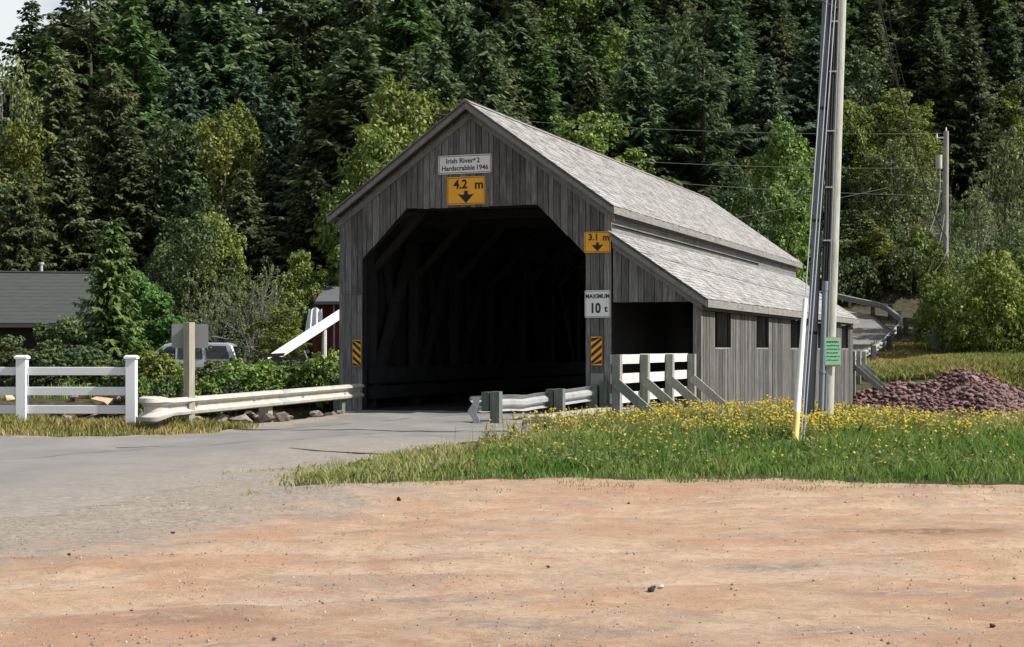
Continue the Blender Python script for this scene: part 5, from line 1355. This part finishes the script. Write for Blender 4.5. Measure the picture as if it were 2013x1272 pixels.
# plum-coloured rock pile
PILE = [(9.9, 50.2), (12, 51.2), (14.0, 52.2), (15.6, 52.6), (17.6, 51.8), (18.8, 50.6)]
def pile_z(x, y):
    ridge = np.interp(x, [10.5, 11.9, 13.2, 13.9, 14.8, 15.6, 16.5, 17.4, 18.6], [-.85, -.5, -.12, 0, .1, .45, .3, -.15, -.5])
    ridge = ridge + .3 * (vnoise(x, y, .8, 72) - .5) + .16 * (vnoise(x, y, 2.1, 73) - .5)
    return ridge - .42 * np.clip(53 - y, -1, 9) * .95 - .6 * np.clip(y - 53.4, 0, 3)
cand = []
g = np.random.default_rng(77)
for k in range(7000):
    x = g.uniform(10.1, 19.2); y = g.uniform(47.6, 54.0); cand.append((x, y, .03 + .13 * g.random() ** 2.6))
mv = []; mf = []; nv = 0
base_r = [(np.array([v.co[:] for v in m_.vertices]), np.array([p.vertices[:] for p in m_.polygons])) for m_ in rp]
tris = []
px__ = np.linspace(9.6, 19.6, 51); py__ = np.linspace(46.6, 54.4, 32); PX, PY = np.meshgrid(px__, py__); PZ = pile_z(PX, PY) - .08 + .08 * vnoise(PX, PY, 1.5, 71)
pid = np.arange(PX.size).reshape(PX.shape)
bed = np_mesh('stone_bed', np.stack([PX.ravel(), PY.ravel(), PZ.ravel()], 1), np.stack([pid[:-1, :-1].ravel(), pid[:-1, 1:].ravel(), pid[1:, 1:].ravel(), pid[1:, :-1].ravel()], 1), M['plum_rock'], smooth=True)
big = 0
for k, (x, y, s) in enumerate(cand):
    z = float(pile_z(np.array(x), np.array(y)))
    if s > .095 and big < 240 and y < 53.6:
        put_rock(rp[k % 5], x, y, s * (1.0 + .5 * (k % 7 == 0)), 'plum-red stone lying on the rock pile right of the bridge', 'stones on the plum-red rock pile', z=z, cat='stone', name='stone'); big += 1
    else:
        vv, ff = base_r[k % 5]; a = g.uniform(0, 6.28); ct, st = math.cos(a), math.sin(a); t_ = g.uniform(-.6, .6)
        m3 = np.array([[ct, -st, 0], [st, ct, 0], [0, 0, 1]]) @ np.array([[1, 0, 0], [0, math.cos(t_), -math.sin(t_)], [0, math.sin(t_), math.cos(t_)]])
        mv.append(vv @ m3.T * s + np.array([x, y, z + s * .2])); mf.append(ff + nv); nv += len(vv)
pile = link('rubble', np_mesh('rubble', np.concatenate(mv), np.concatenate(mf), M['plum_rock'])); tag(pile, kind='stuff')
bo = link('rubble', bed); tag(bo, kind='stuff')
# stones and clods lying in the dirt
for px_, D, s, mat, lab in ((1283, 8.5, .035, 'dark_clod', 'dark clod lying beside a pale pebble in the dirt'), (1300, 8.58, .022, 'pale_stone', 'pale pebble lying beside the dark clod in the dirt'), (785, 13.65, .038, 'dark_clod', 'dark clod on the dirt just below the grass tip'),
                            (135, 9.95, .02, 'dark_clod', 'small dark stone on the reddish dirt at the far left'), (1078, 9.62, .018, 'dark_clod', 'small brown stone alone in the middle of the dirt'), (1235, 13.7, .02, 'dark_clod', 'small dark stone near the grass edge'),
                            (1950, 7.55, .022, 'dark_clod', 'small dark stone at the lower right of the dirt'), (540, 7.13, .018, 'gravel', 'small stone at the bottom edge left of centre'), (410, 7.08, .016, 'pale_stone', 'tiny pale stone at the bottom edge on the left'), (258, 8.05, .014, 'dark_clod', 'tiny dark stone in the lower left dirt'), (340, 11.3, .02, 'dark_clod', 'dark stone where the dirt meets the asphalt'), (1600, 8.9, .014, 'gravel', 'small stone on the dirt right of the pale pebble')):
    x = (px_ - 1006.5) / 3000 * D; put_rock(rock_mesh(int(px_), mat, 'stone'), x, D, s, lab, None, 'stone', 'stone', sink=.15)
tet = np.array([(1, 0, -.3), (-.5, .87, -.3), (-.5, -.87, -.3), (.1, .1, .9)])
for seed, n, mat, smax, thr in ((88, 15000, 'gravel', .013, .45), (89, 20000, 'dark_grit', .007, .55), (90, 4000, 'pale_stone', .008, .55)):
    g = np.random.default_rng(seed)
    x = g.uniform(-6, 6, n); y = 6.5 + 12 * g.random(n) ** 1.4
    ok = (sdist(x, y, GRASSP) < .15) & (sdist(x, y, ROADP) < (1.6 if seed == 88 else .5)) & (.6 * vnoise(x, y, 1.0, seed) + .5 * vnoise(x, y, 3.1, seed + 7) + .25 * g.random(n) > thr + .15); x, y = x[ok], y[ok]; n = len(x)
    s = .0025 + smax * g.random(n) ** 4; z = terrain(x, y); a = g.uniform(0, 6.28, n); ct, st = np.cos(a), np.sin(a)
    vv = np.stack([np.stack([x + s * (ct * p[0] - st * p[1]), y + s * (st * p[0] + ct * p[1]), z + s * p[2]], 1) for p in tet], 1).reshape(-1, 3)
    ff = (np.array([(0, 1, 3), (1, 2, 3), (2, 0, 3), (0, 2, 1)])[None] + 4 * np.arange(n)[:, None, None]).reshape(-1, 3)
    tag(link('gravel', np_mesh('gravel', vv, ff, M[mat])), kind='stuff')

# ------------------------------------------------------------------ house, red shed and garden things on the far bank
hz = tz(-20, 60)
hr = R(9)
house = empty('house', (-14.3, 60.0, hz), hr); tag(house, 'low house with dark asphalt roof behind the white fence', 'house')
HL = 16; ze, zr = 2.45, 4.55
mb = MB(); mb.box((-HL / 2, 2.2, 1.15), (HL - .6, 5.6, 2.5)); mb.prism([(-.35 - .6, 2.3), (-.35 - .6, 2.3)], 'x', 0, 1) if False else None
mb.build('wall', M['house_wall'], house)
mb = MB(); mb.prism([(-.6, 2.4), (5.0, 2.4), (2.2, 4.45)], 'x', -HL + .3, -.3); mb.build('gable', M['house_wall'], house)
mb = MB(); mb.prism([(-1.35, ze - .02), (2.2, zr), (2.2, zr - .12), (-1.35, ze - .14)], 'x', -HL, 0); rfo = mb.build('roof', M['asphalt_roof'], house)
mb = MB(); mb.prism([(5.75, ze - .02), (2.2, zr), (2.2, zr - .12), (5.75, ze - .14)], 'x', -HL, 0); mb.build('roof', M['asphalt_roof'], house)
for k in range(14):   # courses of roofing standing proud
    f0 = k / 14; mb = MB(); y_ = -1.36 + f0 * 3.55; z_2 = ze + f0 * (zr - ze)
    mb.prism([(y_, z_2 - .012), (y_ + .27, z_2 + .155), (y_ + .27, z_2 + .163), (y_, z_2 + .012)], 'x', -HL - .02, .02); mb.build('shingle_course', M['asphalt_roof'], rfo)
mb = MB(); mb.box((-HL / 2, 2.2, zr + .02), (HL, .22, .05)); mb.build('ridge_cap', M['shed_roof'], rfo)
mb = MB(); mb.box((-HL / 2, -1.37, ze - .1), (HL + .02, .03, .14)); mb.build('fascia', M['house_wall'], rfo)
mb = MB(); mb.tube([(-4.4, 2.4, zr - .2), (-4.4, 2.4, zr + .33)], .06, 8); mb.tube([(-4.4, 2.4, zr + .33), (-4.4, 2.4, zr + .42)], .1, 8); mb.build('vent_pipe', M['galv'], rfo)
for x_ in (-6.6, -9.0):
    mb = MB(); mb.box((x_, -.62, 1.35), (1.1, .06, 1.0)); fo = mb.build('window', M['house_wall'], house)
    mb = MB(); mb.box((x_, -.66, 1.35), (.95, .02, .85)); mb.build('pane', M['glass'], fo)
# red shed
sx, sy, _ = at(655, 600, 59); szb = tz(sx, sy)
shed = empty('red_shed', (sx, sy, szb), R(-6)); tag(shed, 'small red shed with grey roof left of the bridge', 'shed')
zt_ = 1.3 + (688 - 590) / 3000 * 59 - szb
for k in range(22):
    mb = MB(); mb.box((-.72 + k * .15, 0, zt_ / 2), (.144, .04, zt_)); mb.build('board', M['red_board'], shed)
for k in range(12):
    mb = MB(); mb.box((-.80, .12 + k * .2, zt_ / 2 + .1), (.04, .19, zt_ + .2)); mb.build('board', M['red_board'], shed)
mb = MB(); mb.box((.9, 1.2, zt_ / 2), (3.3, 2.3, zt_ - .02)); mb.build('wall', M['red_board'], shed)
mb = MB(); mb.prism([(-.45, zt_ - .06), (1.3, zt_ + .62), (1.3, zt_ + .54), (-.45, zt_ - .16)], 'x', -.62, 2.7); mb.prism([(3.0, zt_ - .06), (1.3, zt_ + .62), (1.3, zt_ + .54), (3.0, zt_ - .16)], 'x', -.62, 2.7); mb.build('roof', M['shed_roof'], shed)
mb = MB(); mb.box((1.04, -.47, zt_ - .12), (3.34, .03, .12)); mb.build('fascia', M['shed_roof'], shed)
mb = MB(); mb.tube([(.1, -.3, .1), (.1, -.3, zt_ - .1)], .04, 8); mb.build('downpipe', M['plate'], shed)
# white sheet on a line
cx0, cy0, cz0 = at(620, 650, 57.6)
nx_, nz_ = 26, 12; vv = []; 
for o_ in (0, .008):
    for j in range(nz_ + 1):
        for i in range(nx_ + 1):
            f = i / nx_; gq = j / nz_
            xx = (f - .5) * (.50 + .10 * (1 - gq)); vv.append((xx - .12 * (1 - gq) * (1 - f), .05 * math.sin(f * 17 + gq) * (1.2 - gq * .6) + o_, (-.02 - .14 * (1 - f) * (1 - gq)) + .86 * gq + (.05 * math.cos((f - .5) * 9) * gq)))
ff = []
st_ = (nx_ + 1) * (nz_ + 1)
for o_ in (0, 1):
    for j in range(nz_):
        for i in range(nx_):
            a_ = o_ * st_ + j * (nx_ + 1) + i; ff.append((a_, a_ + 1, a_ + nx_ + 2, a_ + nx_ + 1))
mb = MB(); mb.add(vv, ff); o = mb.build('bed_sheet', M['cloth'], None, True, loc=(cx0, cy0, cz0)); tag(o, 'white cloth hanging in front of the small red shed', 'cloth')
# white slide
p0 = Vector(at(531, 712, 51)); p1 = Vector(at(688, 610, 52.5))
t = empty('slide', p0); tag(t, 'long white sloping chute rising from the garden to behind the bridge pillar', 'slide')
dd_ = p1 - p0
mb = MB(); mb.bar((0, 0, 0), dd_, .55, .05, (0, 0, 1)); mb.build('chute', M['white_panel'], t)
for s in (-1, 1):
    mb = MB(); o_ = Vector((-.1 * s, .28 * s, .09)); mb.bar(o_, dd_ + o_, .04, .24); mb.build('side_wall', M['white_panel'], t)
q = p0.lerp(p1, .68); zg = tz(q.x, q.y)
mb = MB(); mb.tube([(q.x - p0.x, -.2 + q.y - p0.y, zg - p0.z), (q.x - p0.x, q.y - p0.y - .2, q.z - p0.z - .05)], .085, 8); mb.build('support_post', M['pale_bark'] if False else M['rail_wood'], t)
# motorcycle, half hidden
mx, my, _ = at(570, 710, 49.3); mzb = tz(mx, my) + .45
t = empty('motorcycle', (mx, my, mzb), R(8)); tag(t, 'black motorcycle half hidden behind the shrubs below the white slide', 'motorcycle')
for x_ in (-.68, .68):
    mb = MB(); mb.tube([(x_, -.05, .32), (x_, .05, .32)], .31, 16); w_ = mb.build('wheel', M['tyre'], t)
    mb = MB(); mb.tube([(x_, -.06, .32), (x_, .06, .32)], .16, 12); mb.build('rim', M['chrome'], w_)
mb = MB(); mb.prism([(-.95, .55), (-.5, .78), (.1, .72), (.45, .85), (.6, .6), (.3, .3), (-.3, .28)], 'y', -.14, .14); mb.build('body', M['black_gloss'], t)
mb = MB(); mb.prism([(-.9, .72), (-.2, .78), (-.15, .88), (-.95, .84)], 'y', -.15, .15); mb.build('seat', M['tyre'], t)
mb = MB(); mb.tube([(.68, -.08, .32), (.45, -.08, .95)], .03, 6); mb.tube([(.68, .08, .32), (.45, .08, .95)], .03, 6); mb.build('fork', M['chrome'], t)
mb = MB(); mb.tube([(.38, -.35, 1.02), (.46, 0, .96), (.38, .35, 1.02)], .022, 6); mb.build('handlebar', M['black_gloss'], t)
mb = MB(); mb.tube([(.5, 0, .88), (.62, 0, .86)], .09, 10); mb.build('headlight', M['glass'], t)
# silver SUV, nose to the left
vx, vy, _ = at(468, 690, 54); vzb = -.12
t = empty('parked_car', (vx, vy, vzb), R(3)); tag(t, 'silver sport utility car parked behind the shrubs, its rear to the right', 'car')
prof = [(0, .45), (-.03, .80), (.02, 1.0), (-.06, 1.10), (-.24, 1.60), (-.40, 1.68), (-2.3, 1.69), (-2.62, 1.62), (-3.22, 1.13), (-4.35, 1.0), (-4.58, .86), (-4.62, .45), (-4.1, .38), (-.5, .38)]
def carbody(y0, y1, prof, inset):
    mb = MB(); nP = len(prof)
    ysl = [y0, y0 + .10, y1 - .10, y1]
    vv = []
    for j, y_ in enumerate(ysl):
        for (x_, z_p) in prof:
            k = inset * max(0, (z_p - 1.0) / .7)
            yy = y_ + (k if j < 2 else -k)
            vv.append((x_, yy, z_p - (.03 if j in (0, 3) and z_p > 1.5 else 0)))
    ff = [tuple(range(nP))[::-1], tuple(range(3 * nP, 4 * nP))]
    for j in range(3):
        for i in range(nP): ff.append((j * nP + i, j * nP + (i + 1) % nP, (j + 1) * nP + (i + 1) % nP, (j + 1) * nP + i))
    mb.add(vv, ff); return mb
carbody(0, 1.75, prof, .14).build('body', M['silver_paint'], t, bevel=.03)
def ywin(z_p): return .14 * max(0, (z_p - 1.0) / .7) - .008
for poly in ([(-.30, 1.12), (-.44, 1.56), (-1.18, 1.57), (-1.10, 1.12)], [(-1.24, 1.12), (-1.30, 1.57), (-2.12, 1.57), (-2.12, 1.10)], [(-2.2, 1.10), (-2.2, 1.57), (-2.50, 1.53), (-3.0, 1.13)]):
    for sd in (0, 1):
        mb = MB(); n_ = len(poly)
        f_ = lambda z_p, o_: (ywin(z_p) + o_) if sd == 0 else (1.75 - ywin(z_p) - o_)
        mb.add([(x_, f_(z_p, 0), z_p) for x_, z_p in poly] + [(x_, f_(z_p, .02), z_p) for x_, z_p in poly], [tuple(range(n_)), tuple(range(n_, 2 * n_))] + [(i, (i + 1) % n_, n_ + (i + 1) % n_, n_ + i) for i in range(n_)])
        mb.build('window', M['glass'], t)
mb = MB(); mb.add([(-.05, .25, 1.12), (-.05, 1.5, 1.12), (-.2, 1.42, 1.55), (-.2, .33, 1.55)], [(0, 1, 2, 3)]); mb.add([(-.02, .25, 1.12), (-.02, 1.5, 1.12), (-.17, 1.42, 1.55), (-.17, .33, 1.55)], [(0, 1, 2, 3)]); mb.build('rear_window', M['glass'], t)
for y_ in (.06, 1.69):
    mb = MB(); mb.box((.0, y_, .95), (.06, .1, .3)); mb.build('tail_light', M['tail_red'], t)
for y_ in (.28, 1.47):
    mb = MB(); mb.bar((-.5, y_, 1.74), (-2.2, y_, 1.75), .04, .035); mb.build('roof_rail', M['black_gloss'], t)
mb = MB(); mb.box((.03, .875, .52), (.1, 1.7, .2)); mb.build('bumper', M['plate'], t)
for x_ in (-.85, -3.65):
    for y_ in (-.01, 1.56):
        mb = MB(); mb.tube([(x_, y_, .34), (x_, y_ + .2, .34)], .34, 18); w_ = mb.build('wheel', M['tyre'], t, smooth=True)
        mb = MB(); mb.tube([(x_, y_ - .008 if y_ < .5 else y_ + .208, .34), (x_, y_ + .1, .34)], .21, 14); mb.build('rim', M['chrome'], w_)
    for y_ in (-.006,):
        mb = MB(); mb.prism([(x_ + .43 * math.cos(R(a)), .36 + .43 * math.sin(R(a))) for a in range(0, 181, 20)] + [(x_ + .36 * math.cos(R(a)), .36 + .36 * math.sin(R(a))) for a in range(180, -1, -20)], 'y', y_ - .006, y_ + .02); mb.build('wheel_arch', M['tyre'], t)
